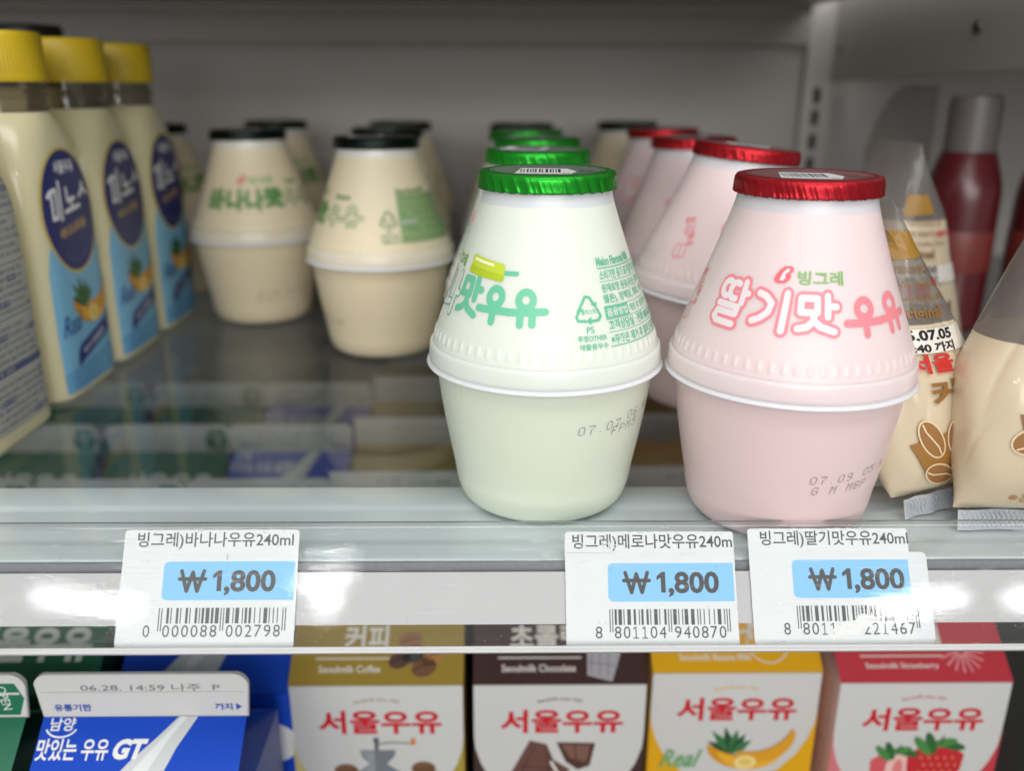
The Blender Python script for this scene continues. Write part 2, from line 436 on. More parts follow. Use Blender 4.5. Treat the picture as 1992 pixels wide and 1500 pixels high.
bm = bmesh.new(); lathe(bm, [(.0022, 0), (.0022, .0004), (.0001, .0004)], 20); bmesh.ops.rotate(bm, verts=bm.verts[:], matrix=Matrix.Rotation(-PI/2, 3, 'Y'))
o = obj('hole', bm, mat('slot_dark', (.004, .004, .004), .9), br); o.location = (-.0001, -.014, -.004)

# ------------------------------------------------------------------ the glass shelf with its steel front and the price rail
sh = empty('glass_shelf', (0, 0, 0))
tag(sh, 'clear glass shelf with pale steel front strip carrying the milk bottles', 'shelf')
bm = bmesh.new(); box(bm, (-1.1, .0243, -.007), (1.1, WALL_Y-.006, -.0002)); obj('glass_pane', bm, clear_mat('shelf_glass', (.83, .85, .85), 1.45, .02, haze=.028, smudge=True, hazecol=(.30, .31, .32), strength=.8), sh, smooth=False)
m_strip = mat('white_coated_steel', (.53, .61, .63), .22, noise=.03, nscale=60, bump=.04, bscale=900, coat=.3)
bm = bmesh.new()
top = [(.0238, -.0012), (.0234, -.0002), (.0226, .0), (.0105, .0), (.0092, -.0001), (.0080, -.0004), (.0068, -.0006), (.0055, -.0006), (-.0225, -.0003), (-.0238, -.0006), (-.0245, -.0016), (-.0245, -.0052), (-.0235, -.0052), (-.0235, -.0022), (-.02, -.0018), (.0225, -.0018)]
extrude_x(bm, top, -1.1, 1.1); obj('front_strip', bm, m_strip, sh)
bm = bmesh.new(); box(bm, (-1.1, -.0262, -.0072), (1.1, -.0247, -.0008), .0003); obj('strip_edge', bm, mat('strip_edge_grey', (.23, .24, .26), .35, noise=.2, nscale=700), sh)
# fine scratches and specks on the strip
ms = mat('scratch_grey', (.30, .33, .34), .5)
a = Art(); rr = random.Random(3)
for i in range(34):
    x, y, an, L = rr.uniform(-190, 190), rr.uniform(-3, 22), rr.gauss(.3, .9), rr.uniform(1, 9)
    y = max(-2, min(21, y))
    dx, dy = L*math.cos(an), L*.45*math.sin(an)
    if not (11.5 < y < 22 and 11.5 < y+dy < 22): continue
    a.lines([[(x, y), (x+dx*.5, y+dy*.5+rr.uniform(-.2, .2)), (x+dx, y+dy)]], rr.uniform(.04, .10), ms, 1, 6)
for i in range(46):
    x, y = rr.uniform(-190, 190), rr.uniform(11.5, 22); a.poly(disc(x, y, rr.uniform(.08, .22), 7), ms, 1)
a.build('wear_marks', plane_map((0, 0, 0), (1, 0, 0), (0, 1, 0)), sh, lay=.02)['kind'] = 'stuff'

P0 = Vector((0, -.0220, .0096)); TT = Vector((0, -.0195, -.0299)).normalized(); NN = Vector((1, 0, 0)).cross(TT)*-1   # NN points to the viewer
if NN.y > 0: NN = -NN
def rp(x, s, n=0): return Vector((x*MM, 0, 0))+P0+TT*(s*MM)+NN*(n*MM)
rail_map = lambda u, v, off: rp(u, v, off)
rl = empty('price_rail', (0, 0, 0))
tag(rl, 'scratched clear plastic price rail clipped along the shelf front', 'price rail')
outer = [(.6, -3.6), (-.2, -3.2), (-.7, -2.0), (-.8, -.6), (-.3, .5), (.5, .95), (1.6, 1.0), (5, 1.08), (8.2, 1.08), (8.5, .80), (9.0, .80), (12, .84), (16, .88), (20, .90), (24, .88), (28, .84), (31.5, .78), (33.0, .76), (33.4, 1.5), (33.8, 1.9)]
inner = [(s, n-.65) for s, n in outer]
inner[0] = (1.0, -3.1); inner[1] = (.3, -2.7); inner[2] = (-.05, -1.9); inner[3] = (-.1, -.7); inner[4] = (.2, -.1)
path = [(rp(0, s, n).y, rp(0, s, n).z) for s, n in outer+inner[::-1]]
bm = bmesh.new(); extrude_x(bm, path, -1.1, 1.1); bmesh.ops.recalc_face_normals(bm, faces=bm.faces[:])
obj('clear_cover', bm, clear_mat('rail_clear', (.985, .99, .99), 1.46, .025, scratch=.5, haze=.015, hazecol=(.7, .72, .74), wavy=True), rl)
def strip(name, prof, m, smooth=True):
    bm = bmesh.new(); extrude_x(bm, [(rp(0, s, n).y, rp(0, s, n).z) for s, n in prof], -1.1, 1.1); bmesh.ops.recalc_face_normals(bm, faces=bm.faces[:]); return obj(name, bm, m, rl, smooth)
strip('backing_strip', [(13.5, -1.9), (13.5, -1.4), (28.1, -1.4), (28.1, -1.9)], mat('rail_backing', (.53, .525, .535), .4, noise=.05, nscale=90, bump=.05, bscale=60), False)
strip('bottom_lip', [(33.9, .0), (33.9, 2.0), (34.5, 2.3), (35.5, 2.2), (35.9, 1.6), (35.9, -.8), (34.8, -.8)], mat('rail_lip_grey', (.50, .51, .51), .28, noise=.08, nscale=120, coat=.4))
strip('top_bead', [(-1.15, -3.4), (-1.15, -2.0), (-.75, -2.0), (-.75, -3.4)], mat('bead_grey', (.13, .135, .14), .4), False)
# dust and scuffs on the front of the cover
a = Art(); rr = random.Random(11); md = mat('dust_dark', (.16, .16, .17), .7); mw = mat('scuff_white', (.86, .87, .88), .5)
for i in range(70):
    x, s = rr.uniform(-165, 165), rr.uniform(1.5, 30); a.poly(disc(x, s, rr.choice((.05, .07, .09, .14)), 6), md, 1)
for i in range(90):
    x, s = rr.uniform(-165, 165), rr.gauss(30, 2.2); 
    if 26 < s < 33: a.poly(disc(x, s, rr.uniform(.04, .1), 6), mw, 1)
def surf_n(s):
    for (s0, n0), (s1, n1) in zip(outer[5:], outer[6:]):
        if s0 <= s <= s1: return n0+(n1-n0)*(s-s0)/(s1-s0)
    return 1
a.build('specks', lambda u_, v_, off: rp(u_, v_, surf_n(v_)+off), rl, lay=.02)['kind'] = 'stuff'

# ------------------------------------------------------------------ price tags
EANL = {'0': '0001101', '1': '0011001', '2': '0010011', '3': '0111101', '4': '0100011', '5': '0110001', '6': '0101111', '7': '0111011', '8': '0110111', '9': '0001011'}
EANP = {'0': 'LLLLLL', '8': 'LGLGGL'}
def ean(s):
    R = lambda d: ''.join('1' if c == '0' else '0' for c in EANL[d])
    out = '101'
    for d, k in zip(s[1:7], EANP[s[0]]): out += EANL[d] if k == 'L' else R(d)[::-1]
    out += '01010'
    for d in s[7:]: out += R(d)
    return out+'101'
m_card = mat('tag_card', (.79, .82, .83), .32, noise=.03, nscale=160, coat=.15)
m_cardedge = mat('tag_worn_paper', (.86, .86, .83), .8)
def price_tag(x0, x1, s0, s1, title, digits, label, tdx=0, wear=(), back=None, slant=0, grey=1.0, cover_first=0, edge_seed=1):
    cx, cs = (x0+x1)/2, (s0+s1)/2
    t = empty('price_tag', rp(cx, cs, -.6)); tag(t, label, 'price tag', 'price tags in the shelf rail')
    L = lambda u_, v_, off: rp(u_, v_, -.6+off)-rp(cx, cs, -.6)
    rr = random.Random(edge_seed)
    def outline(ax0, ax1, as0, as1, jit, rad=1.6):
        pts = []
        corners = [(ax0, as0), (ax1, as0), (ax1, as1), (ax0, as1)]
        for i, (px, ps) in enumerate(corners):
            nx_, ns_ = corners[(i+1) % 4]
            d = math.hypot(nx_-px, ns_-ps); k = int(d/.9)
            for j in range(k):
                f = j/k
                qx, qs = px+(nx_-px)*f, ps+(ns_-ps)*f
                for ccx, sgx in ((ax0, 1), (ax1, -1)):
                    for ccs, sgs in ((as0, 1), (as1, -1)):
                        ux, us = (qx-ccx)*sgx, (qs-ccs)*sgs
                        if ux < rad and us < rad:
                            vx, vs_ = rad-ux, rad-us; ln = math.hypot(vx, vs_)
                            if ln > rad: qx, qs = ccx+sgx*(rad-vx*rad/ln), ccs+sgs*(rad-vs_*rad/ln)
                pts.append((qx+rr.gauss(0, jit), qs+rr.gauss(0, jit)))
        return pts
    def card(name, pts, n0, n1, m):
        bm = bmesh.new(); top = [bm.verts.new(L(p[0], p[1], n1)) for p in pts]; bot = [bm.verts.new(L(p[0], p[1], n0)) for p in pts]
        bm.faces.new(top); bm.faces.new(bot[::-1])
        for i in range(len(pts)): bm.faces.new((top[i], bot[i], bot[(i+1) % len(pts)], top[(i+1) % len(pts)]))
        bmesh.ops.recalc_face_normals(bm, faces=bm.faces[:]); return obj(name, bm, m, t, smooth=False)
    if back: card('backing_card', outline(*back, .03), -.5, -.25, mat('backing_card_white', (.76, .79, .81), .4))
    card('paper_card', outline(x0, x1, s0, s1, .05, .8), -.2, .02, m_card)
    a = Art(); k = ink(int(70*grey), int(70*grey), int(74*grey)); kb = ink(int(62*grey), int(60*grey), int(60*grey)); blue = ink(136, 202, 248)
    # downward axis: v grows downwards on the rail, so the art is drawn with v negated
    wid = x1-x0
    a.text(title[0], x0+title[1], -(s0+5.55), 4.9, k, 2, w=title[2], bold=.012)
    bx0, bx1 = x0+title[3], x1-.6
    r = 1.5
    pts = [(bx1, -(s0+9.0)), (bx1, -(s0+19.8)), (bx0+r, -(s0+19.8)), (bx0+.4, -(s0+19.4)), (bx0, -(s0+18.6)), (bx0, -(s0+10.4)), (bx0+.4, -(s0+9.4)), (bx0+r, -(s0+9.0))]
    a.poly(pts, blue, 1)
    wx = bx0+title[4]
    W_ = [[(wx, -(s0+11.6)), (wx+1.7, -(s0+17.3)), (wx+3.2, -(s0+12)), (wx+4.7, -(s0+17.3)), (wx+6.4, -(s0+11.6))], [(wx-.5, -(s0+13.9)), (wx+6.9, -(s0+13.9))]]
    a.lines(W_, 1.05, kb, 3, 6)
    y0_ = -(s0+17.3)
    a.poly([(wx+10.2, y0_), (wx+11.5, y0_), (wx+11.5, y0_+5.8), (wx+10.5, y0_+5.8), (wx+9.0, y0_+4.6), (wx+9.0, y0_+3.5), (wx+10.2, y0_+4.2)], kb, 3)
    a.text(',800', wx+12.3, y0_-1.3, 7.2, kb, 3, w=14.6, bold=.03)
    # bar code
    code = ean(digits); bw = title[6]/95; x = x0+title[5]; rs = []; i = 0
    while i < 95:
        if code[i] == '1':
            j = i
            while j < 95 and code[j] == '1': j += 1
            guard = i < 3 or 45 <= i < 50 or i >= 92
            rs.append((x+i*bw+.04, -(s0+(28.2 if guard else 26.2)), x+j*bw-.04, -(s0+21.9))); i = j
        else: i += 1
    a.rects(rs, k, 2)
    a.text(digits[0], x-4.0, -(s0+29.9), 3.3, k, 2, w=1.9)
    for n_, d in enumerate(digits[1:]):
        px = x+((3 if n_ < 6 else 8)+7*n_+3.5)*bw
        if d == '1': a.lines([[(px-.65, -(s0+27.3)), (px, -(s0+26.75)), (px, -(s0+29.8))], [(px-.7, -(s0+29.8)), (px+.7, -(s0+29.8))]], .3, k, 2, 6)
        else: a.text(d, px, -(s0+29.9), 3.3, k, 2, w=1.95, align='c')
    for ln, w_, c in wear: a.lines([[(x0+p[0], -(s0+p[1])) for p in ln]], w_, c, 4, 7)
    a.build('printed_text', lambda u_, v_, off: L(u_, -v_, .02+off), t, lay=.02)
    return t, L
g_ = mat('tag_grime', (.34, .34, .31), .8); g2_ = mat('tag_crease', (.55, .56, .55), .8)
rr = random.Random(5)
def grime(w, n, y0=.2, y1=1.2, lo=2):
    out = []
    for i in range(n):
        x = rr.uniform(lo, w-2); y = rr.uniform(y0, y1); out.append(([(x, y), (x+rr.uniform(.2, 1.6), y+rr.uniform(-.2, .25))], rr.uniform(.04, .14), rr.choice((g_, g2_))))
    for i in range(7):
        x, y = rr.uniform(2, w-2), rr.uniform(2, 30); out.append(([(x, y), (x+.1, y)], rr.uniform(.1, .22), g_))
    return out
price_tag(-108.3, -58.2, 1.3, 34.4, ('빙그레)바나나우유240ml', 3.8, 44.8, 12.0, 5.2, 11.6, 36.0), '0000088002798', 'faded white price tag with banana milk wording and bar code starting with zero',
          wear=[([(29.8, 7.0), (29.9, 8.6)], .35, g2_)]+grime(50, 12), grey=1.25, edge_seed=1)
price_tag(18.6, 67.6, 2.2, 34.9, ('빙그레)메로나맛우유240m', 2.2, 46.4, 12.2, 5.0, 12.3, 34.5), '8801104940870', 'crumpled topped white price tag in the rail directly below the green lidded bottle',
          wear=[([(4, .8), (8, 1.9), (10.5, 1.3), (13, 2.8), (16, 2.3)], .16, g2_), ([(8.5, 4.7), (12, 3.3), (17, 4.2)], .22, m_cardedge), ([(9, 5.2), (14, 4.2), (15.5, 5.6)], .20, m_cardedge), ([(0.3, 5.9), (14, 6.2)], .14, g2_), ([(10.2, 1.0), (11.2, 4.9)], .18, g2_), ([(12.8, 2.5), (13.6, 5.8)], .3, m_cardedge)]+grime(48, 14), grey=.92, edge_seed=2)
t3, L3 = price_tag(71.9, 118.6, 1.4, 34.4, ('빙그레)딸기맛우유240ml', 3.6, 43.2, 12.2, 5.4, 12.6, 35.0), '8801104221467', 'torn white price tag with a wider card behind it, below the red lidded bottle',
          wear=grime(46, 22)+grime(46, 8, 31.4, 32.4), back=(72.4, 123.6, 8.2, 34.2), grey=1.05, edge_seed=3)
a = Art(); rr = random.Random(8)      # torn and rubbed paper patch
pts = []
for i in range(40):
    th = 2*PI*i/40; q = (1+.14*math.sin(5*th+1)+.1*math.sin(9*th))
    pts.append((100.6+6.6*q*math.cos(th)+rr.gauss(0, .2)+2.2*math.sin(th), -29.0+2.7*q*math.sin(th)+rr.gauss(0, .2)+1.6*math.cos(th)))
a.poly(pts, mat('tag_torn_fibre', (.88, .88, .875), .85, noise=.06, nscale=900), 6)
a.build('torn_patch', lambda u_, v_, off: L3(u_, -v_, .02+off), t3, lay=.02)
# ------------------------------------------------------------------ pot shaped milk bottles
CUP = catmull([(22.5, 0), (25.0, .5), (27.0, 2.6), (28.5, 7), (29.3, 12), (30.6, 19), (32.3, 28.5), (33.7, 38), (34.4, 45.0)], 4)
DOME = catmull([(35.9, 53.4), (35.4, 54.9), (34.45, 57.9), (33.05, 62.2), (31.3, 66.8), (29.6, 71), (26.8, 78.2), (24.3, 85.2), (22.3, 91), (20.95, 95.2), (20.2, 97.6), (19.75, 99.6), (19.5, 101.5), (19.4, 104)], 4)
BODY = [(20, .8)]+CUP+[(34.5, 46.2), (34.5, 53.0)]+DOME
def rad_at(z):
    for (r0, z0), (r1, z1) in zip(BODY, BODY[1:]):
        if z0 <= z <= z1 and z1 > z0: return r0+(r1-r0)*(z-z0)/(z1-z0), (r1-r0)/(z1-z0)
    return 30, 0
def pot_map(rref=29.5):
    def fn(u, v, off):
        r, k = rad_at(v); az = u/rref
        n = Vector((1, -k)).normalized(); r2, z2 = r+(off+.06)*n.x, v+(off+.06)*n.y
        return Vector((r2*math.sin(az), -r2*math.cos(az), z2))*MM
    return fn
def milk_mat(name, col, rough=.38):
    return mat(name, col, rough, sss=.55, sssr=(1, .9, .8), scale=.0035, coat=.06)
FL = {
 'banana': dict(body=milk_mat('cream_milk', (.74, .655, .475)), band=milk_mat('cream_band', (.74, .68, .55), .3), foil=mat('foil_dark', (.003, .009, .007), .3, .75), ink=ink(88, 140, 72), inkl=ink(88, 140, 72), top=mat('foil_print_dark', (.03, .05, .045), .4, .4)),
 'melon': dict(body=milk_mat('pale_green_milk', (.745, .80, .715)), band=milk_mat('melon_band', (.74, .79, .73), .28), foil=mat('foil_green', (.012, .31, .018), .33, .72), ink=ink(106, 196, 158), inkl=ink(98, 188, 150), top=mat('foil_print_silver_green', (.24, .36, .27), .35, .6)),
 'strawberry': dict(body=milk_mat('pink_milk', (.81, .665, .675)), band=milk_mat('pink_band', (.80, .68, .69), .28), foil=mat('foil_red', (.40, .010, .018), .33, .72), ink=ink(240, 138, 148), inkl=ink(226, 110, 122), top=mat('foil_print_silver_red', (.40, .17, .18), .35, .6)),
}
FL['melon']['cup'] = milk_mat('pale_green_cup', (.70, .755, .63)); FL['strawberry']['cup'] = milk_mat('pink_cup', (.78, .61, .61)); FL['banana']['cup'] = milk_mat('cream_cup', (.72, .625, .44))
for k_, c_ in (('melon', (.66, .69, .71)), ('strawberry', (.68, .66, .70)), ('banana', (.70, .68, .64))): FL[k_]['neck'] = milk_mat(k_+'_empty_neck', c_, .3)
m_white_ink = ink(236, 226, 230)
M_LIP = milk_mat('milky_rim', (.75, .755, .79), .25)
def pot_body_mesh(fl):
    bm = bmesh.new(); seg = 448; prof = []
    for (r0, z0), (r1, z1) in zip(BODY, BODY[1:]):       # finer rings where the small ribs sit
        n = 5 if (53.2 < z0 < 61 or 38 < z0 < 45.2) else 1
        prof += [(r0+(r1-r0)*k/n, z0+(z1-z0)*k/n) for k in range(n)]
    prof.append(BODY[-1])
    for (r, z) in prof:
        A = .36*math.exp(-((z-57.2)/1.45)**4)+.05*math.exp(-((z-42.4)/1.6)**4)
        rings_ = [((r+A*max(0, math.cos(64*2*PI*k/seg))**1.5)*MM*math.cos(2*PI*k/seg), (r+A*max(0, math.cos(64*2*PI*k/seg))**1.5)*MM*math.sin(2*PI*k/seg), z*MM) for k in range(seg)]
        v_ = [bm.verts.new(q) for q in rings_]
        if (r, z) != prof[0]:
            for k in range(seg): bm.faces.new((last_[k], last_[(k+1) % seg], v_[(k+1) % seg], v_[k]))
        else: bm.faces.new(v_[::-1])
        last_ = v_
    bm.faces.new(last_)
    me = bpy.data.meshes.new('milk_body'); bm.normal_update(); bm.to_mesh(me); bm.free()
    for p in me.polygons:
        p.use_smooth = True; z = p.center.z/MM
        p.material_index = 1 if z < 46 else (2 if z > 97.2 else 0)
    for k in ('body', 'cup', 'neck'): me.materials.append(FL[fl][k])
    return me
def ring_mesh(name, prof, m):
    bm = bmesh.new(); lathe(bm, [(r*MM, z*MM) for r, z in prof], 112, closed=True); bmesh.ops.recalc_face_normals(bm, faces=bm.faces[:])
    me = bpy.data.meshes.new(name); bm.to_mesh(me); bm.free()
    for p in me.polygons: p.use_smooth = True
    me.set_sharp_from_angle(angle=math.radians(50)); me.materials.append(m); return me
def band_mesh(fl): return ring_mesh('seam_band', [(34.3, 48.05), (36.7, 48.1), (36.98, 48.5), (36.95, 49.4), (36.65, 52.6), (36.45, 53.5), (36.1, 53.9), (35.5, 54.0), (34.3, 54.0)], FL[fl]['band'])
def lip_mesh(fl): return ring_mesh('rim_lip', [(34.3, 46.6), (37.2, 46.55), (37.6, 46.7), (37.72, 47.0), (37.6, 47.35), (37.2, 47.6), (36.7, 48.0), (34.3, 48.0)], M_LIP)
def foil_mesh(fl, seed):
    rr = random.Random(seed); bm = bmesh.new(); seg = 576
    ph = [(rr.choice((37, 53, 71, 89, 107, 131, 149)), rr.uniform(0, 6.28), rr.uniform(.3, 1)) for _ in range(7)]
    def wr(a): return sum(w*math.sin(k*a+p+1.2*math.sin(5*a+p)) for k, p, w in ph)/2.6
    prof = [(.01, 106.0, 0), (12, 106.0, 0), (18.2, 106.05, .0), (19.4, 106.15, .05), (20.2, 105.9, .08), (20.65, 105.2, .10), (20.75, 104.3, .16), (20.75, 103.3, .24), (20.75, 102.3, .27), (20.8, 101.5, .30), (20.85, 101.0, .32), (20.3, 101.1, .1), (19.5, 101.9, 0)]
    rings = []
    for r, z, amp in prof:
        ring = []
        for k in range(seg):
            a = 2*PI*k/seg; q = wr(a+.02*(z-103))+.5*rr.gauss(0, .25); rad_ = r+amp*.72*q; zz = z+(.22*q if abs(z-101.2) < .4 else 0)+(.03*rr.gauss(0, 1) if amp > .05 else 0)
            ring.append(bm.verts.new((rad_*math.cos(a)*MM, rad_*math.sin(a)*MM, zz*MM)))
        rings.append(ring)
    for a, b in zip(rings, rings[1:]):
        for k in range(seg): bm.faces.new((a[k], b[k], b[(k+1) % seg], a[(k+1) % seg]))
    bm.faces.new(rings[0]); bmesh.ops.recalc_face_normals(bm, faces=bm.faces[:])
    me = bpy.data.meshes.new('foil_lid'); bm.to_mesh(me); bm.free()
    for p in me.polygons: p.use_smooth = True
    me.materials.append(FL[fl]['foil']); return me
def lid_art(fl):
    a = Art(); D_ = FL[fl]; k = ink(40, 40, 44); wt = ink(226, 228, 230)
    a.polys([disc(0, 0, 17.4, 48)], D_['top'], 1)
    a.poly([(-9.5, -13.2), (6.5, -14.2), (8.6, -6.0), (6.0, 3), (-8, 4)], wt, 2)
    x = -8; rr = random.Random(4)
    while x < 4:
        w_ = rr.choice((.35, .5, .8)); a.rect(x, -9.5, x+w_, 1, k, 3); x += w_+rr.choice((.35, .5, .7))
    a.lines([circ(5.4, -11.6, 1.0, 12)], .3, k, 3)
    for i, t in enumerate(('OPEN', '240ml', '우유')): a.text(t, 9.5, -10+4*i, 2.0, k, 3)
    a.lines([circ(0, 0, 16.6, 40)], .3, D_['foil'], 2)
    return a
def front_mark(a, D_, x, z):          # small red scroll mark and the maker's name in green
    red = ink(236, 110, 118) if D_ is not FL['banana'] else ink(214, 92, 72)
    bx = lambda q: [(x+u_*1.05, z+v_*.96) for u_, v_ in q]
    a.poly(bx([(.2, 1.0), (.6, 2.4), (1.6, 3.9), (3.0, 4.9), (4.6, 5.0), (5.6, 4.4), (5.5, 3.5), (4.7, 2.9), (5.0, 2.2), (4.6, 1.1), (3.4, .2), (1.8, 0), (.7, .2)]), red, 1)
    wi = m_white_ink if D_ is FL['strawberry'] else (ink(222, 210, 184) if D_ is FL['banana'] else ink(228, 236, 224))
    a.poly(bx([(1.8, 1.0), (2.5, 3.0), (3.7, 4.25), (4.4, 4.2), (4.2, 3.4), (3.2, 2.7), (3.4, 1.7), (2.8, .9)]), wi, 2)
    a.text('빙그레', x+7.2, z+.1, 3.7, ink(128, 178, 104), 1, w=13.8, bold=.028)
def recycle(a, u, D_):
    m = D_['inkl']
    a.lines([[(u+2.2, 71.0), (u+3.6, 73.2), (u+5.0, 73.0), (u+6.2, 70.9)], [(u+7.0, 69.6), (u+7.8, 67.8), (u+6.9, 66.7), (u+4.6, 66.6)], [(u+3.0, 66.7), (u+.9, 66.9), (u+.5, 67.9), (u+1.7, 70.0)]], .75, m, 1)
    for p in (((u+5.2, 71.2), (u+7.2, 71.6), (u+6.9, 69.8)), ((u+4.8, 67.9), (u+4.6, 65.6), (u+3.2, 66.7)), ((u+.6, 69.3), (u+2.6, 69.5), (u+1.9, 71.2))): a.poly(list(p), m, 1)
    a.text('플라스틱', u+2.0, 68.4, 1.5, m, 1, w=4.4, bold=.01)
    a.text('PS', u+3.0, 63.4, 1.8, m, 1, bold=.01)
    a.text('투명OTHER', u+.4, 61.2, 1.75, m, 1, w=8.2, bold=.02)
    a.text('재활용우수', u+.6, 58.9, 1.7, m, 1, w=8.2, bold=.02)
def info(a, u, D_, head):
    m = D_['inkl']; W_ = 30
    a.text(head, u, 80.9, 2.5, m, 1, w=19 if len(head) > 14 else 14, bold=.03)
    for z, t in ((80.2, .3), (76.6, .18), (69.9, .18), (66.4, .18), (62.9, .18), (59.0, .3)): a.rect(u, z, u+W_, z+t, m, 1)
    rows = ((77.2, '소비기한 용기 표기일까지 냉장보관'), (73.5, '원재료명 원유(국산), 정제수, 설탕'), (70.6, '멜론), 정백당, 향료, 국산 우유'), (63.6, '고객상담실 : 전화 080-022-0056'), (59.7, '※뚜껑은 제거 후 얼려 드시지 마세요'))
    for z, t in rows: a.text(t, u+.4, z-.15, 2.75, m, 1, w=W_-1, bold=.022)
    a.rect(u, 66.7, u+9.4, 69.9, m, 1); a.text('음용방법', u+.6, 67.2, 2.2, m_white_ink, 2, w=8.2, bold=.01)
    a.text('개봉 후 냉장하여 드세요', u+10, 67.2, 2.2, m, 1, w=19, bold=.012)
def pot_art(fl):
    a = Art(); D_ = FL[fl]; m = D_['ink']
    if fl == 'strawberry':
        bub = [('딸', -28.9, 66.4, 10.2, 12.2), ('기', -16.6, 66.6, 10.2, 10.2), ('맛', -4.6, 66.6, 11.0, 9.8)]
        a.glyphs(bub, 3.5, m, 1); a.glyphs(bub, 1.75, m_white_ink, 2)
        a.glyphs([('우', 9.2, 65.6, 11.4, 10.4), ('유', 20.2, 65.6, 12.4, 10.8)], 2.0, m, 1)
        front_mark(a, D_, -12.2, 78.9); ue = 33.8
        a.text('빙그레', -44.4, 78, 2.6, m, 1, w=7.4, bold=.02, rot=-1.25); a.text('딸기맛', -46.6, 77.6, 2.2, m, 1, w=7, bold=.02, rot=-1.25)
        a.text('우유', -43.0, 71.5, 2.8, m, 1, w=4.4, bold=.02, rot=-1.25)
        a.lines([[(-45.5, 67.5), (-41.5, 68.2), (-41.0, 63.8), (-44.8, 62.4), (-46.3, 64.5), (-45.5, 67.5)], [(-43.6, 67.8), (-43.4, 63)]], .35, m, 1)
        info(a, ue+17.5, D_, 'Strawberry Flavored Milk')
    elif fl == 'banana':
        bub = [('바', -29.6, 66.0, 9.4, 9.6), ('나', -18.6, 66.0, 9.2, 9.6), ('나', -8.4, 66.0, 9.2, 9.6)]
        a.glyphs(bub, 2.1, m, 1)
        a.glyphs([('맛', 2.2, 66.4, 9.4, 9.4)], 2.6, m, 1)
        uu = [('우', 13.4, 66.2, 9.6, 9.4), ('유', 24.0, 66.2, 9.8, 9.6)]
        a.glyphs(uu, 2.2, m, 1); a.glyphs(uu, 1.0, ink(222, 210, 184), 2)
        front_mark(a, D_, -13.2, 78.6); ue = 33.8
        a.text('Banana', 17.0, 78.2, 2.6, m, 1, bold=.03)
        info(a, ue+17.5, D_, 'Banana Flavored Milk')
        a.rect(ue+17.3, 58.8, ue+48, 80.6, ink(150, 172, 126), .5)
    else:
        na = [('나', -41.2, 65.2, 9.6, 11.4)]
        a.glyphs([('메', -63, 65.2, 9.6, 11.4), ('로', -52, 65.2, 9.6, 11.4)]+na, 2.5, m, 1); a.glyphs([('메', -63, 65.2, 9.6, 11.4), ('로', -52, 65.2, 9.6, 11.4)]+na, 1.5, m_white_ink, 2)
        a.glyphs([('맛', -30.6, 65.8, 9.8, 11.0)], 2.0, m, 1)
        a.glyphs([('우', -20.4, 65.2, 10.4, 10.6), ('유', -10.4, 65.2, 10.4, 10.4)], 2.0, m, 1)
        front_mark(a, D_, -54.5, 78.3); ue = 0
        yl, yd, sh_ = ink(196, 214, 62), ink(178, 200, 40), ink(240, 246, 200)
        a.poly([(-29.4, 78.3), (-29.0, 82.6), (-28.4, 83.0), (-14.6, 81.6), (-13.8, 81.1), (-13.6, 77.3), (-14.2, 76.7), (-28.8, 77.8)], yl, 1)
        a.poly([(-29.3, 78.5), (-29.2, 80.0), (-13.7, 78.6), (-13.6, 77.3), (-14.2, 76.7), (-28.8, 77.8)], yd, 2)
        a.poly([(-27.8, 81.4), (-27.6, 82.2), (-18.0, 81.3), (-18.0, 80.5)], sh_, 3)
        a.lines([[(-13.2, 79.2), (-9.2, 79.3)]], 1.25, m, 1)
        info(a, ue+17.5, D_, 'Melon Flavored Milk')
    recycle(a, ue+8, D_)
    return a
_POT = {}
def pot_prototype(fl, stamp):
    root = empty('milk_bottle', (0, 0, 0)); D_ = FL[fl]
    link('milk_body', pot_body_mesh(fl), [], root); link('seam_band', band_mesh(fl), [], root); link('rim_lip', lip_mesh(fl), [], root)
    lid = link('foil_lid', foil_mesh(fl, sum(map(ord, fl))), [], root)
    lid_art(fl).build('lid_print', lambda u_, v_, off: Vector((u_, v_, 106.08+off))*MM, lid, lay=.02)
    pot_art(fl).build('flavour_print', pot_map(), root, cut=1.6, lay=.035)
    a = Art(); bk = ink(58, 52, 50)
    for s, x, y, h, rise in stamp: dots(a, s, x, y, h, bk, rise=rise)
    a.build('date_stamp', pot_map(), root, cut=0, lay=.03)
    return root
def tree_copy(root):
    r = root.copy(); COL.objects.link(r)
    for ch in list(root.children):
        c = ch.copy(); COL.objects.link(c); c.parent = r
        for g in list(ch.children):
            d = g.copy(); COL.objects.link(d); d.parent = c
    return r
STAMP = {'banana': [('07.05 06:NP', -6, 17.5, 2.6, .0), ('F M', -6, 14, 2.6, 0)], 'melon': [('07.07', 9.2, 32.6, 2.9, .04), ('06:NF', 25.4, 34.6, 2.9, .03), ('FPM5', 19.8, 30.8, 2.9, .05)], 'strawberry': [('07.09', 4.0, 22.2, 2.7, .03), ('05:N', 20.4, 23.2, 2.7, .03), ('G M MBP', 5.0, 18.6, 2.7, .03)]}
DOT['B'] = ('11110', '10001', '10001', '11110', '10001', '10001', '11110')
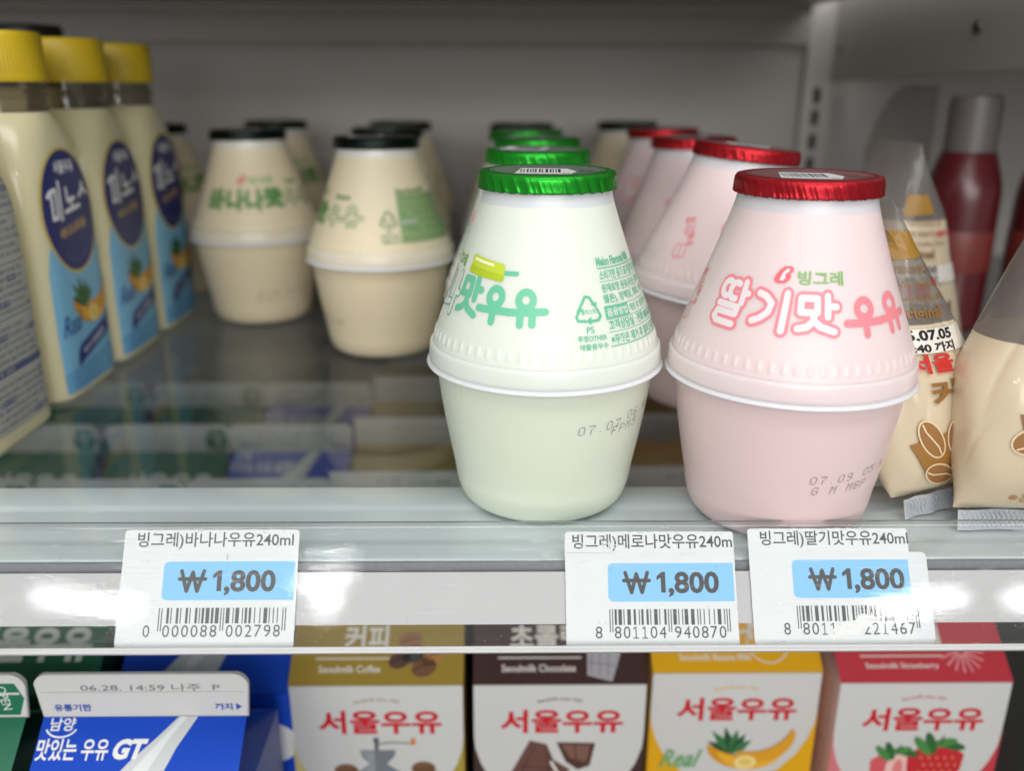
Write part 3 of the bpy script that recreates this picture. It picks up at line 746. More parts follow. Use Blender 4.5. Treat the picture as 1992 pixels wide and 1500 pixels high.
PLACED = {
 'melon': [(.0142, .0206, -.05, 0, 'pale green milk bottle with shiny green foil lid in front on the steel strip'),
   (.0145, .110, .5, 0, 'second green lidded milk bottle directly behind the front green one'),
   (.0178, .189, -.4, 0, 'third green lidded milk bottle back in its row'),
   (.0150, .266, 1.3, 0, 'rearmost green lidded milk bottle in the dark of the shelf')],
 'strawberry': [(.0891, .0084, -.16, 0, 'pale pink milk bottle with red foil lid in front at the shelf edge'),
   (.0868, .108, .62, 5.6, 'leaning pink milk bottle with tilted red lid behind the front pink one'),
   (.0965, .2, .9, 0, 'third red lidded pink milk bottle back in its row'),
   (.0965, .288, 0, 0, 'rearmost red lidded pink milk bottle near the back wall')],
 'banana': [(-.0605, .196, -1.30, 0, 'cream milk bottle with dark lid nearest the front, green ingredient block turned forward'),
   (-.0660, .285, .3, 0, 'cream dark lidded milk bottle hidden right behind the nearest cream one'),
   (-.0680, .372, 0, 0, 'cream dark lidded milk bottle last in the right hand cream row'),
   (-.1405, .262, .38, 0, 'cream milk bottle with dark lid, red mark and banana wording facing forward'),
   (-.1540, .382, .8, 0, 'cream dark lidded milk bottle in shade behind the one with the red mark'),
   (-.2170, .322, 1.2, 0, 'cream dark lidded milk bottle half hidden behind the oval label bottles'),
   (.0140, .352, 0, 0, 'dark lidded milk bottle behind the end of the green lidded row'),
   (.0890, .384, 2.0, 0, 'lone cream dark lidded milk bottle between the green and red lidded rows')],
}
rs_ = random.Random(21)
for fl, lst in PLACED.items():
    proto = pot_prototype(fl, STAMP[fl])
    for i, (x, y, rz, tilt, lab) in enumerate(lst):
        r = proto if i == 0 else tree_copy(proto)
        for ch in r.children:                    # each foil lid sits a little differently
            if ch.name.startswith('foil_lid') and i: ch.rotation_euler = (rs_.uniform(-.007, .007), rs_.uniform(-.007, .007), rs_.uniform(0, 6.28))
        th = math.radians(tilt)
        r.rotation_euler = (Matrix.Rotation(th, 4, 'Y') @ Matrix.Rotation(rz, 4, 'Z')).to_euler()
        r.location = (x, y, .0003+(.0225*math.sin(th) if tilt else 0))
        tag(r, lab, 'milk bottle', {'melon': 'green lidded milk bottles', 'strawberry': 'red lidded milk bottles', 'banana': 'dark lidded cream milk bottles'}[fl])

# ------------------------------------------------------------------ tall flat milk drink bottles on the left
DB = catmull([(20.4, 26.2, 4.5, 0), (21.3, 27.6, 5, 2.2), (21.5, 28.2, 5, 6), (21.5, 28.3, 5, 40), (21.5, 28.3, 5, 74), (21.4, 28.2, 4.6, 86), (21.0, 27.2, 3.8, 96), (20.2, 25.0, 3.0, 105), (19.0, 21.6, 2.5, 113), (17.4, 17.8, 2.1, 119)], 4)
def db_at(z):
    for p, q in zip(DB, DB[1:]):
        if p[3] <= z <= q[3]:
            t = (z-p[3])/max(1e-6, q[3]-p[3]); return [p[i]+(q[i]-p[i])*t for i in range(3)]
    return DB[-1][:3]
def drink_map(u, v, off):
    hx, hy, n = db_at(v); x = hx*(max(0, 1-(abs(u)/hy)**n))**(1/n)
    return Vector((x+.08+off, u, v))*MM
m_dm = mat('yellow_white_milk', (.72, .675, .44), .22, sss=.4, sssr=(1, .9, .7), scale=.004, noise=.02, nscale=30, coat=.35)
m_neck = clear_mat('clear_bottle_neck', (.62, .58, .50), 1.5, .05, haze=.10, hazecol=(.25, .24, .2), strength=1.3)
m_cap = mat('yellow_cap', (.62, .44, .012), .38, sss=.15, sssr=(1, .7, .2), scale=.001)
m_capk = mat('black_cap', (.006, .007, .008), .4)
def drink_parts(root, cap=m_cap, milk=m_dm):
    bm = bmesh.new(); loft(bm, [[tuple(c*MM for c in p) for p in sellipse(a, b, n, 64, z)] for a, b, n, z in DB]); obj('milk_body', bm, milk, root)
    bm = bmesh.new(); lathe(bm, [(r*MM, z*MM) for r, z in ((17.3, 119.1), (16.9, 121), (16.8, 124.5), (17.9, 125.0), (17.9, 126.4), (16.8, 127), (16.6, 131.6))], 48); obj('clear_neck', bm, m_neck, root)
    bm = bmesh.new(); seg = 240; rings = []
    for r, z, k in ((18.9, 130.6, .0), (19.0, 131.2, .0), (19.0, 132.6, 0), (18.6, 133, .22), (18.6, 147, .22), (18.5, 148.4, .1), (17.8, 149.4, 0), (10, 149.9, 0), (.02, 149.9, 0)):
        rings.append([((r-k*(1 if i % 3 == 0 else 0))*MM*math.cos(2*PI*i/seg), (r-k*(1 if i % 3 == 0 else 0))*MM*math.sin(2*PI*i/seg), z*MM) for i in range(seg)])
    loft(bm, rings); obj('screw_cap', bm, cap, root)
def banana_picture(a, x, y, s, L, leaf=True):
    g1, g2 = ink(62, 120, 70), ink(36, 84, 52)
    if leaf:
        for k, (an, ln) in enumerate(((150, 7), (128, 8.5), (105, 8), (82, 7), (62, 6.4), (40, 6))):
            t = math.radians(an); ex, ey = x-2*s+ln*s*math.cos(t), y+2*s+ln*s*math.sin(t); n = Vector((-math.sin(t), math.cos(t)))*1.1*s
            a.poly([(x-2*s-n.x*.5, y+2*s-n.y*.5), ((x-2*s+ex)/2-n.x, (y+2*s+ey)/2-n.y), (ex, ey), ((x-2*s+ex)/2+n.x, (y+2*s+ey)/2+n.y), (x-2*s+n.x*.5, y+2*s+n.y*.5)], g1 if k % 2 else g2, L+k)
    def ban(x0, y0, r, a0, a1, w, m, L):
        up_ = [(x0+(r+w*math.sin(PI*i/14)**.6)*math.cos(math.radians(a0+(a1-a0)*i/14)), y0+(r+w*math.sin(PI*i/14)**.6)*math.sin(math.radians(a0+(a1-a0)*i/14))) for i in range(15)]
        dn = [(x0+(r-w*.5*math.sin(PI*i/14)**.6)*math.cos(math.radians(a0+(a1-a0)*i/14)), y0+(r-w*.5*math.sin(PI*i/14)**.6)*math.sin(math.radians(a0+(a1-a0)*i/14))) for i in range(14, -1, -1)]
        a.poly(up_+dn, m, L)
    ban(x+1*s, y+11*s, 11*s, 215, 318, 2.6*s, ink(214, 150, 34), L+7)
    ban(x+2*s, y+9.5*s, 10*s, 222, 338, 2.4*s, ink(236, 178, 52), L+8)
    ban(x+3.5*s, y+10.5*s, 9*s, 240, 352, 2.3*s, ink(224, 160, 40), L+9)
    a.poly(ell(x+1.5*s, y-.6*s, 2.6*s, 2.0*s), ink(246, 226, 150), L+10); a.poly(ell(x+1.5*s, y-.6*s, 1.7*s, 1.2*s), ink(232, 198, 110), L+11)
def oval_label():
    a = Art(); lb, lb2 = ink(128, 190, 226), ink(112, 172, 214); nv = ink(34, 42, 112); gd = ink(206, 184, 96); wt = ink(232, 234, 240)
    pts = [(-23.5, 4), (23.5, 4)]+[(23.8, 30), (23.2, 56), (21, 66)]+[(-21, 66), (-23.2, 56), (-23.8, 30)]
    a.poly(pts, lb, 1); a.poly([(-23.5, 4), (23.5, 4), (23.7, 17), (-23.7, 13)], lb2, 2)
    a.poly(ell(0, 79, 22.6, 26.2, 48), gd, 3); a.poly(ell(0, 79, 21.4, 25.0, 48), nv, 4)
    a.text('서울우유', 0, 94.5, 5.4, wt, 5, w=17, align='c', bold=.03)
    a.glyphs([('미', -17, 76.5, 12.4, 13.5), ('노', -3.2, 78.4, 9.6, 11), ('스', 8.0, 80.2, 9.6, 9.5)], 1.9, wt, 5, shear=.05)
    a.text('·바나나우유·', 0, 69.4, 4.8, ink(214, 178, 84), 5, w=25, align='c', rot=.12, bold=.02)
    a.lines([ell(0, 79, 17.5, 20.5, 14, 0, 235, 300, True)], .5, ink(84, 92, 160), 5)
    banana_picture(a, 3, 34.5, 1.75, 5)
    a.text('Real', -21.5, 28.2, 8.5, ink(52, 84, 156), 20, w=14, shear=.35, rot=.08)
    a.poly([(-13.5, 19.5), (-11, 22.8), (14, 28.5), (20, 31.5), (18, 26), (19.5, 23.2), (13, 21.4), (-10, 15.6), (-14.5, 14)], ink(42, 58, 130), 21)
    a.text('바나나과즙함유', 2.5, 20.4, 3.1, wt, 22, w=22, align='c', rot=.23, bold=.01)
    for i, t in enumerate(('바나나우유 300 mL (225 kcal)', '가공유 / 냉장보관 0~10℃', '서울우유협동조합')): a.text(t, -20, 12.0-3.0*i, 1.9, ink(92, 150, 200), 22, w=24)
    return a
def back_label():
    a = Art(); pn = ink(176, 178, 172); nv = ink(84, 92, 136); lt = ink(196, 197, 188)
    a.poly([(-22.5, 7), (22.0, 7), (22.0, 92), (18, 97), (8, 102), (-22.5, 102)], pn, 1)
    a.rects([(-22, z, 21.6, z+.35) for z in (30.2, 47.6, 67, 84.5)]+[(-22, 27.6, 21.6, 30)], nv, 2)
    rr = random.Random(2)
    words = '원유 국산 바나나과즙 정제수 탄수화물 나트륨 지방 단백질 콜레스테롤 포화지방 당류 열량 영양정보 보관방법 냉장 반품 교환 소비자상담 제조원 고객센터 유통기한 측면표기 주의사항 개봉후 빠른시일내 드세요'.split()
    z = 98.5
    while z > 8:
        if not any(abs(z+.8-q) < 1.9 for q in (30.2, 28.6, 47.6, 67, 84.5)):
            x = -21.4
            while x < 18:
                w_ = rr.choice(words); L_ = len(w_)*2.0
                if x+L_ > 21.4: break
                if rr.random() < .14: a.rect(x-.2, z-.3, x+L_+.2, z+2.0, nv, 2); a.text(w_, x, z, 1.8, lt, 3, w=L_)
                else: a.text(w_, x, z, 1.8, nv, 3, w=L_)
                x += L_+.8
        z -= 2.9
    a.text('영양정보 총 내용량', -20, 28.1, 1.7, lt, 3, w=20)
    return a
def side_text():
    a = Art(); t = ink(120, 168, 178)
    a.text('서울우유협동조합 바나나우유 대한민국', 25.0, 66, 2.2, t, 1, w=42, rot=-PI/2)
    return a
DX = -.2035
for i, (y, lab, kind) in enumerate(((.0655, 'milk drink bottle nearest the camera showing its nutrition table, at the left edge', 'back'),
        (.1285, 'first yellow capped milk drink bottle with blue oval label, cap touching the left frame edge', 'front'),
        (.1870, 'middle yellow capped bottle of the three with blue oval labels', 'front'),
        (.2450, 'farthest yellow capped bottle of the three with blue oval labels', 'front'))):
    t = empty('drink_bottle', (DX, y, .0003)); tag(t, lab, 'drink bottle', 'yellow capped milk drink bottles')
    if i < 2:
        drink_parts(t)
        if kind == 'back':
            back_label().build('nutrition_label', drink_map, t, cut=2.2, lay=.03); side_text().build('side_print', drink_map, t, cut=2.2, lay=.03)
            keep = t
        else: oval_label().build('front_label', drink_map, t, cut=2.2, lay=.02); first = t
    else:
        for ch in list(first.children): c = ch.copy(); COL.objects.link(c); c.parent = t
t = empty('drink_bottle', (-.254, .258, .0033)); tag(t, 'black capped milk drink bottle peeking over the yellow cap at the far left', 'drink bottle', 'drink bottles in the far left row')
drink_parts(t, m_capk); t.scale = (1, 1, 1.045)

# ------------------------------------------------------------------ gable top cartons on the shelf below
def carton_parts(root, Wd, H, rise, fin, side_m, face_m, roof_m, fin_m, round_fin=0):
    h = Wd/2*MM; H_, R_, F_ = H*MM, (H+rise)*MM, (H+rise+fin)*MM
    bm = bmesh.new(); box(bm, (-h, -h, 0), (h, h, H_), .0009, 2); o = obj('carton_body', bm, [face_m, side_m], root)
    for p in o.data.polygons:
        if abs(p.normal.x) > .8: p.material_index = 1
    bm = bmesh.new(); e = .0004
    A, B, C_, D_ = [bm.verts.new(p) for p in ((-h, -h, H_+e), (h, -h, H_+e), (h, h, H_+e), (-h, h, H_+e))]
    E_, F2, G_, I_ = [bm.verts.new(p) for p in ((-h, -.0012, R_), (h, -.0012, R_), (h, .0012, R_), (-h, .0012, R_))]
    pl, pr = bm.verts.new((-h+.36*Wd*MM, 0, R_-.004)), bm.verts.new((h-.36*Wd*MM, 0, R_-.004))
    f = [bm.faces.new(q) for q in ((A, B, F2, E_), (C_, D_, I_, G_))]
    s_ = [bm.faces.new(q) for q in ((D_, A, pl), (A, E_, pl), (I_, D_, pl), (B, C_, pr), (F2, B, pr), (C_, G_, pr), (E_, I_, pl), (G_, F2, pr))]
    for q in s_: q.material_index = 1
    bmesh.ops.recalc_face_normals(bm, faces=bm.faces[:])
    obj('gable_roof', bm, [roof_m, side_m], root, smooth=False)
    bm = bmesh.new(); pts = []
    hh = h+.0004
    if round_fin:
        r = round_fin*MM
        pts = [(-hh, R_-.0006), (hh, R_-.0006)]+[(hh+.0012-r+r*math.cos(t*PI/12), F_-r+r*math.sin(t*PI/12)) for t in range(0, 7)]+[(-hh-.0012+r+r*math.cos(t*PI/12), F_-r+r*math.sin(t*PI/12)) for t in range(6, 13)]
    else: pts = [(-hh, R_-.0006), (hh, R_-.0006), (hh, F_), (-hh, F_)]
    fr = [bm.verts.new((x, -.0009, z)) for x, z in pts]; bk = [bm.verts.new((x, .0009, z)) for x, z in pts]
    bm.faces.new(fr); bm.faces.new(bk[::-1])
    for i in range(len(pts)): bm.faces.new((fr[i], bk[i], bk[(i+1) % len(pts)], fr[(i+1) % len(pts)]))
    bmesh.ops.recalc_face_normals(bm, faces=bm.faces[:]); bmesh.ops.bevel(bm, geom=[e for e in bm.edges if e.calc_length() > .004], offset=.0004, segments=1, affect='EDGES')
    # crease line across the sealed fin
    box(bm, (-hh+.001, -.0013, (R_+F_)/2-.0004+.0012), (hh-.001, -.00095, (R_+F_)/2+.0004+.0012))
    obj('sealed_ridge', bm, fin_m, root, smooth=False)
    face = plane_map((0, -h, H_), (1, 0, 0), (0, 0, 1))
    sl = Vector((0, h-.0012, R_-H_-e)); roof = plane_map((0, -h, H_+e), (1, 0, 0), sl); finm = plane_map((0, -.00092, R_), (1, 0, 0), (0, 0, 1))
    side = plane_map((h, 0, H_), (0, 1, 0), (0, 0, 1)); sidel = plane_map((-h, 0, H_), (0, -1, 0), (0, 0, 1))
    return face, roof, finm, side, sidel, sl.length/MM
paper = lambda n, c: mat('carton_'+n, c, .36, noise=.02, nscale=40, coat=.15)
c_white = paper('white', (.63, .635, .62))
RED = ink(200, 26, 40)
def seoul(kind):
    col = {'coffee': (158, 134, 52), 'chocolate': (66, 44, 42), 'banana': (226, 170, 22), 'strawberry': (196, 60, 72)}[kind]
    cm = paper(kind, srgb(*col)); ci = ink(*col); sm = {'coffee': cm, 'chocolate': paper('choc_side', srgb(150, 110, 92)), 'banana': paper('ban_side', srgb(206, 178, 110)), 'strawberry': paper('straw_side', srgb(222, 178, 170))}[kind]
    root = empty('milk_carton', (0, 0, 0)); wt = ink(224, 220, 212)
    face, roof, fin, side, sidel, SL = carton_parts(root, 70, 97.5, 26, 17, sm, c_white, cm, c_white)
    # roof art: v up the slope
    a = Art(); en = {'coffee': 'Seoulmilk Coffee', 'chocolate': 'Seoulmilk Chocolate', 'banana': 'Seoulmilk Banana Milk', 'strawberry': 'Seoulmilk Strawberry'}[kind]
    ko = {'coffee': '커피', 'chocolate': '초콜릿', 'banana': '바나나', 'strawberry': '딸기'}[kind]
    a.text(en, -23.5, 5.0, 3.0, wt, 1, w=25 if kind == 'coffee' else 30, bold=.02)
    a.rect(-25, 10.4, 9, 11.0, wt, 1); a.text(ko, -20 if kind != 'coffee' else -14, 13.6, 11, wt, 1, w=30 if kind != 'coffee' else 18, bold=.03)
    if kind == 'coffee':
        for x, y, r_, c in ((9, 10, 4.6, (92, 66, 60)), (19, 7, 5.2, (120, 84, 62)), (22, 11.5, 5, (176, 126, 72)), (14.5, 12.5, 5.0, (74, 74, 78)), (13, 18, 5, (150, 104, 66))):
            a.poly(ell(x, y, r_, r_*.72, 20, .3), ink(*c), 2); a.lines([ell(x, y, r_*.7, r_*.12, 8, .3, 0, 180, True)], .4, ink(60, 40, 34), 3)
            
    elif kind == 'chocolate':
        a.poly([(11, 3.5), (21, 1.0), (25, 12), (24, 22), (12, 22)], ink(172, 170, 176), 2)
        for i in range(3): a.lines([[(12.6+3.4*i, 4.4-.6*i), (14+3.4*i, 20)]], .35, ink(116, 112, 120), 3)
        for i in range(2): a.lines([[(12, 9+6*i), (24, 7+6*i)]], .35, ink(120, 116, 124), 3)
    elif kind == 'banana':
        a.lines([circ(14, 12.5, 8.5, 30)], .6, wt, 2); a.text('Real', 14, 10.5, 5, wt, 2, align='c', w=9)
    else:
        for i in range(9):
            t = math.radians(200+22*i); a.lines([[(17+2*math.cos(t), 13+2*math.sin(t)), (17+9*math.cos(t), 13+9*math.sin(t))]], .9, ink(226, 148, 152), 2)
    a.build('roof_print', roof, root)
    # front art: v down from the fold
    a = Art()
    a.text('Seoulmilk since 1937', 0, -7.2, 1.7, ci, 1, w=18, align='c', arc=26, bold=.01)
    a.text('서울우유', 1, -23.4, 11.6, RED, 1, w=50, align='c', bold=.03)
    sp = [(-35, -17), (-34.3, -25), (-32, -33), (-28, -41), (-21, -49), (-10, -56), (-35, -56)]
    lo = ci if kind != 'strawberry' else ink(214, 120, 128)
    sh = 6 if kind != 'banana' else 0
    a.poly([(x, y-sh) for x, y in sp], lo if kind != 'coffee' else ink(206, 196, 130), 1); a.poly([(-x, y-sh) for x, y in sp], ci if kind != 'coffee' else ink(168, 148, 60), 1)
    a.rect(-34.5, -96, 34.5, -64, ci, 1)
    if kind == 'coffee':
        g1, g2, g3 = ink(120, 126, 134), ink(88, 92, 100), ink(150, 156, 162)
        a.poly([(-8, -31.5), (7, -31.5), (6, -35), (3, -38.5), (10, -44), (10, -58), (-11, -58), (-11, -44), (-4, -38.5), (-7, -35)], g1, 2)
        a.poly([(-7.5, -32), (-2, -32), (-2, -56), (-9, -56), (-9, -44), (-3.5, -38.5)], g3, 3); a.rect(-1.8, -31.4, -.2, -26.5, g2, 2); a.poly(disc(-1, -26.4, 1.3), g2, 3)
        a.lines([[(-.4, -28.6), (4, -27.6), (14, -28.2)]], .6, g2, 2); a.rect(13.2, -29, 15.0, -25.4, ink(214, 132, 62), 3)
        for x, y in ((-14, -42), (18, -41), (22, -46)): a.poly(ell(x, y, 5, 3.6), ink(122, 88, 62), 4); a.lines([[(x-4, y-.5), (x+4, y+.5)]], .5, ink(70, 46, 34), 5)
    elif kind == 'chocolate':
        b1, b2, b3 = ink(108, 74, 66), ink(84, 54, 48), ink(128, 92, 80)
        a.poly([(-12, -27), (-5, -29), (-2, -37), (5, -42), (-6, -58), (-24, -52), (-18, -40)], b1, 2); a.lines([[(-10, -30), (-17, -48)], [(-16, -40), (1, -42)], [(-5, -30), (-3, -50)]], .6, b2, 3)
        a.poly([(-1, -28), (15, -28.5), (13, -40), (8, -42), (3, -38), (1, -33)], b2, 4); a.poly([(1, -29), (13, -29.6), (11.5, -38), (5, -36)], b3, 5); a.lines([[(6.5, -29), (7.5, -40)]], .6, b2, 6)
        a.poly([(4, -44), (24, -46), (22, -58), (2, -58)], b1, 3)
        a.lines([[(-3, -38), (0, -44), (6, -46)]], 1.2, ink(226, 224, 218), 7)
    elif kind == 'banana':
        banana_picture(a, 4, -43.5, 1.75, 2); a.text('Real', -30, -47, 9, ink(110, 176, 110), 16, w=15, shear=.35, bold=.01)
    else:
        for (x, y, r_), cut_ in (((-8, -43, 10.5), True), ((9, -41, 12.5), False)):
            a.poly([(x-r_*.95, y+r_*.45), (x-r_*.4, y+r_*.85), (x+r_*.4, y+r_*.85), (x+r_*.95, y+r_*.45), (x+r_*.9, y-r_*.2), (x+r_*.4, y-r_*.9), (x, y-r_*1.1), (x-r_*.4, y-r_*.9), (x-r_*.9, y-r_*.2)], ink(196, 44, 52) if not cut_ else ink(214, 92, 98), 2+(0 if cut_ else 4))
            if cut_: a.poly(ell(x+2, y, r_*.5, r_*.8), ink(238, 196, 190), 3); a.poly(ell(x+2, y, r_*.2, r_*.5), ink(224, 130, 130), 4)
            else: a.polys([ell(x+i*3.3-6+(1.6 if j % 2 else 0), y+4-j*3.6, .42, .6, 8) for i in range(5) for j in range(4)], ink(230, 170, 110), 7)
            for k, an in enumerate((25, 70, 115, 155)):
                t = math.radians(an); cx, cy = x+math.cos(t)*r_*.55, y+r_*.72+math.sin(t)*r_*.22
                a.poly(ell(cx, cy, r_*.46, r_*.16, 14, t*.6-.5 if k < 2 else t*.5+.9), ink(74, 138, 70) if k % 2 else ink(50, 104, 56), 9+k)
            a.lines([[(x+1, y+r_*.85), (x+1.8, y+r_*1.2)]], .6, ink(70, 120, 60), 14)
    a.build('front_print', face, root)
    a = Art(); a.text('07.03 11:24 2M', -12, 10.0, 2.6, ink(110, 110, 112), 1, w=36); a.build('ridge_stamp', fin, root)
    a = Art(); a.text('서울우유', 0, -20, 7, RED, 1, w=30, align='c', bold=.03); a.lines([[(-24, -36), (24, -36)], [(-24, -42), (20, -42)], [(-24, -48), (22, -48)]], .8, ci, 1); a.build('side_print', sidel, root)
    return root
def gt_carton():
    root = empty('milk_carton', (0, 0, 0)); bl = mat('carton_bright_blue', srgb(10, 70, 190), .55, spec=.25); bs = paper('blue_side', srgb(26, 64, 156)); wt = ink(232, 233, 232); bi = ink(52, 82, 170)
    face, roof, fin, side, sidel, SL = carton_parts(root, 69, 94, 26.3, 17, bs, bl, bl, c_white, 5)
    a = Art(); gy = ink(200, 204, 206)
    a.text('남양', -31.5, 37.6, 4.4, wt, 2, w=8.4, bold=.02); a.lines([ell(-27.4, 39.6, 5.4, 4.0, 12, 0, 205, 335, True)], .6, wt, 2)
    a.text('맛있는 우유', -34.0, 28.2, 7.0, wt, 2, w=24, bold=.022); a.text('GT', -9.0, 28.4, 6.6, wt, 2, w=10.5, bold=.05, shear=.2)
    a.poly([(11.5, SL), (6, 36), (-2, 28), (-22, 4), (2, 4), (8, 20), (12.5, 32), (18, SL)], gy, 1)
    a.poly([(12.3, SL), (8, 36), (0, 26), (-14, 5), (-10, 5), (4, 24), (9, 34), (14.5, SL)], ink(222, 226, 226), 2)
    a.build('roof_print', roof, root)
    a = Art()
    a.text('유통기한', -30.5, 2.2, 2.9, bi, 2, w=12.6, bold=.03); a.text('까지', 24, 2.4, 2.8, bi, 2, w=6.0, bold=.03); a.poly([(31.2, 2.4), (33.2, 3.8), (31.2, 5.2)], bi, 2)
    a.text('06.28. 14:59 나주  P', -20.5, 10.3, 2.9, ink(120, 118, 118), 2, w=47); a.build('ridge_stamp', fin, root)
    a = Art()
    for (x, y, A, B) in ((-20, -30, 16, 10), (5, -40, 20, 14), (24, -24, 12, 10)): a.poly(ell(x, y, A, B), wt, 1)
    a.build('front_print', face, root)
    a = Art()
    a.poly([(-30, -2), (-4, -2), (-18, -80), (-30, -80)], ink(196, 204, 222), 1); a.text('OPEN', -12, -14, 4, ink(120, 150, 214), 2, w=14, rot=-.4); a.build('side_print', side, root)
    # blue gusset drawing: pale cloud on the roof of the carton side
    return root
def green_carton():
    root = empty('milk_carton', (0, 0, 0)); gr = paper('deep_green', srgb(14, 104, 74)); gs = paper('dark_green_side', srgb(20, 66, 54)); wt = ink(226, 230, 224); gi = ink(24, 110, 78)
    face, roof, fin, side, sidel, SL = carton_parts(root, 69, 94, 26.3, 17, gs, gr, gr, c_white, 5)
    a = Art(); a.text('서울우유', 3, 13, 15, wt, 1, w=52, align='c', bold=.05); a.build('roof_print', roof, root)
    a = Art(); a.poly([(22, 2.4), (25.4, .8), (32.6, .8), (35.0, 7.6), (32.6, 13.6), (24.6, 13.6), (21.4, 8.8)], gi, 1); a.text('OPEN', 26.2, 12.2, 3.2, wt, 2, w=9.4, rot=-PI/2+.12); a.build('ridge_print', fin, root)
    a = Art(); a.poly([(-12, -6), (-2, -6), (4, -14), (-2, -22), (-12, -22), (-17, -14)], ink(14, 30, 28), 1); a.text('OPEN', -6.5, -16, 4.2, ink(120, 140, 132), 2, w=15, align='c', rot=.5); a.build('side_print', side, root)
    return root
ORD = ('front', 'second', 'third', 'fourth', 'fifth')
def carton_row(proto, x, ys, dz, label, group, jit=.0012):
    rr = random.Random(int(abs(x)*1e5))
    for i, y in enumerate(ys):
        r = proto if i == 0 else tree_copy(proto)
        r.location = (x+(rr.uniform(-jit, jit) if i else 0), y, LOWZ+dz); r.rotation_euler = (0, 0, rr.uniform(-.02, .02) if i else 0)
        tag(r, label[0] if i == 0 else label[1] % ORD[i], 'milk carton', group)
RY = [.0785, .155, .2315, .308, .3845]
carton_row(seoul('coffee'), -.050, RY, 0, ('olive and white coffee milk carton with grinder picture in the front row below', 'olive coffee milk carton seen through the glass, %s in its row'), 'coffee milk cartons')
carton_row(seoul('chocolate'), .0239, RY, 0, ('dark brown roofed chocolate milk carton in the front row below', 'brown chocolate milk carton under the glass, %s in its row'), 'chocolate milk cartons')
carton_row(seoul('banana'), .0972, [y+.0068 for y in RY], 0, ('yellow roofed banana milk carton in the front row below', 'yellow banana milk carton under the glass, %s in its row'), 'banana milk cartons')
carton_row(seoul('strawberry'), .1720, RY, 0, ('red roofed strawberry milk carton at the right of the front row below', 'red strawberry milk carton under the glass, %s in its row'), 'strawberry milk cartons')
GY = [0, .0775, .154, .229, .305]
carton_row(gt_carton(), -.1215, GY, 0, ('bright blue milk carton with white sealed ridge pulled forward below', 'blue milk carton in the lower shelf, %s in its row'), 'blue milk cartons', .003)
gp = green_carton()
carton_row(gp, -.1965, GY, 0, ('green milk carton with open mark on its ridge at the bottom left corner', 'green milk carton left of the blue row, %s in its row'), 'green milk cartons', .003)
q = tree_copy(gp); carton_row(q, -.2700, GY[1:], 0, ('green milk carton in the farthest left row, foremost there', 'green milk carton in the farthest left row, %s there'), 'green milk cartons', .003)

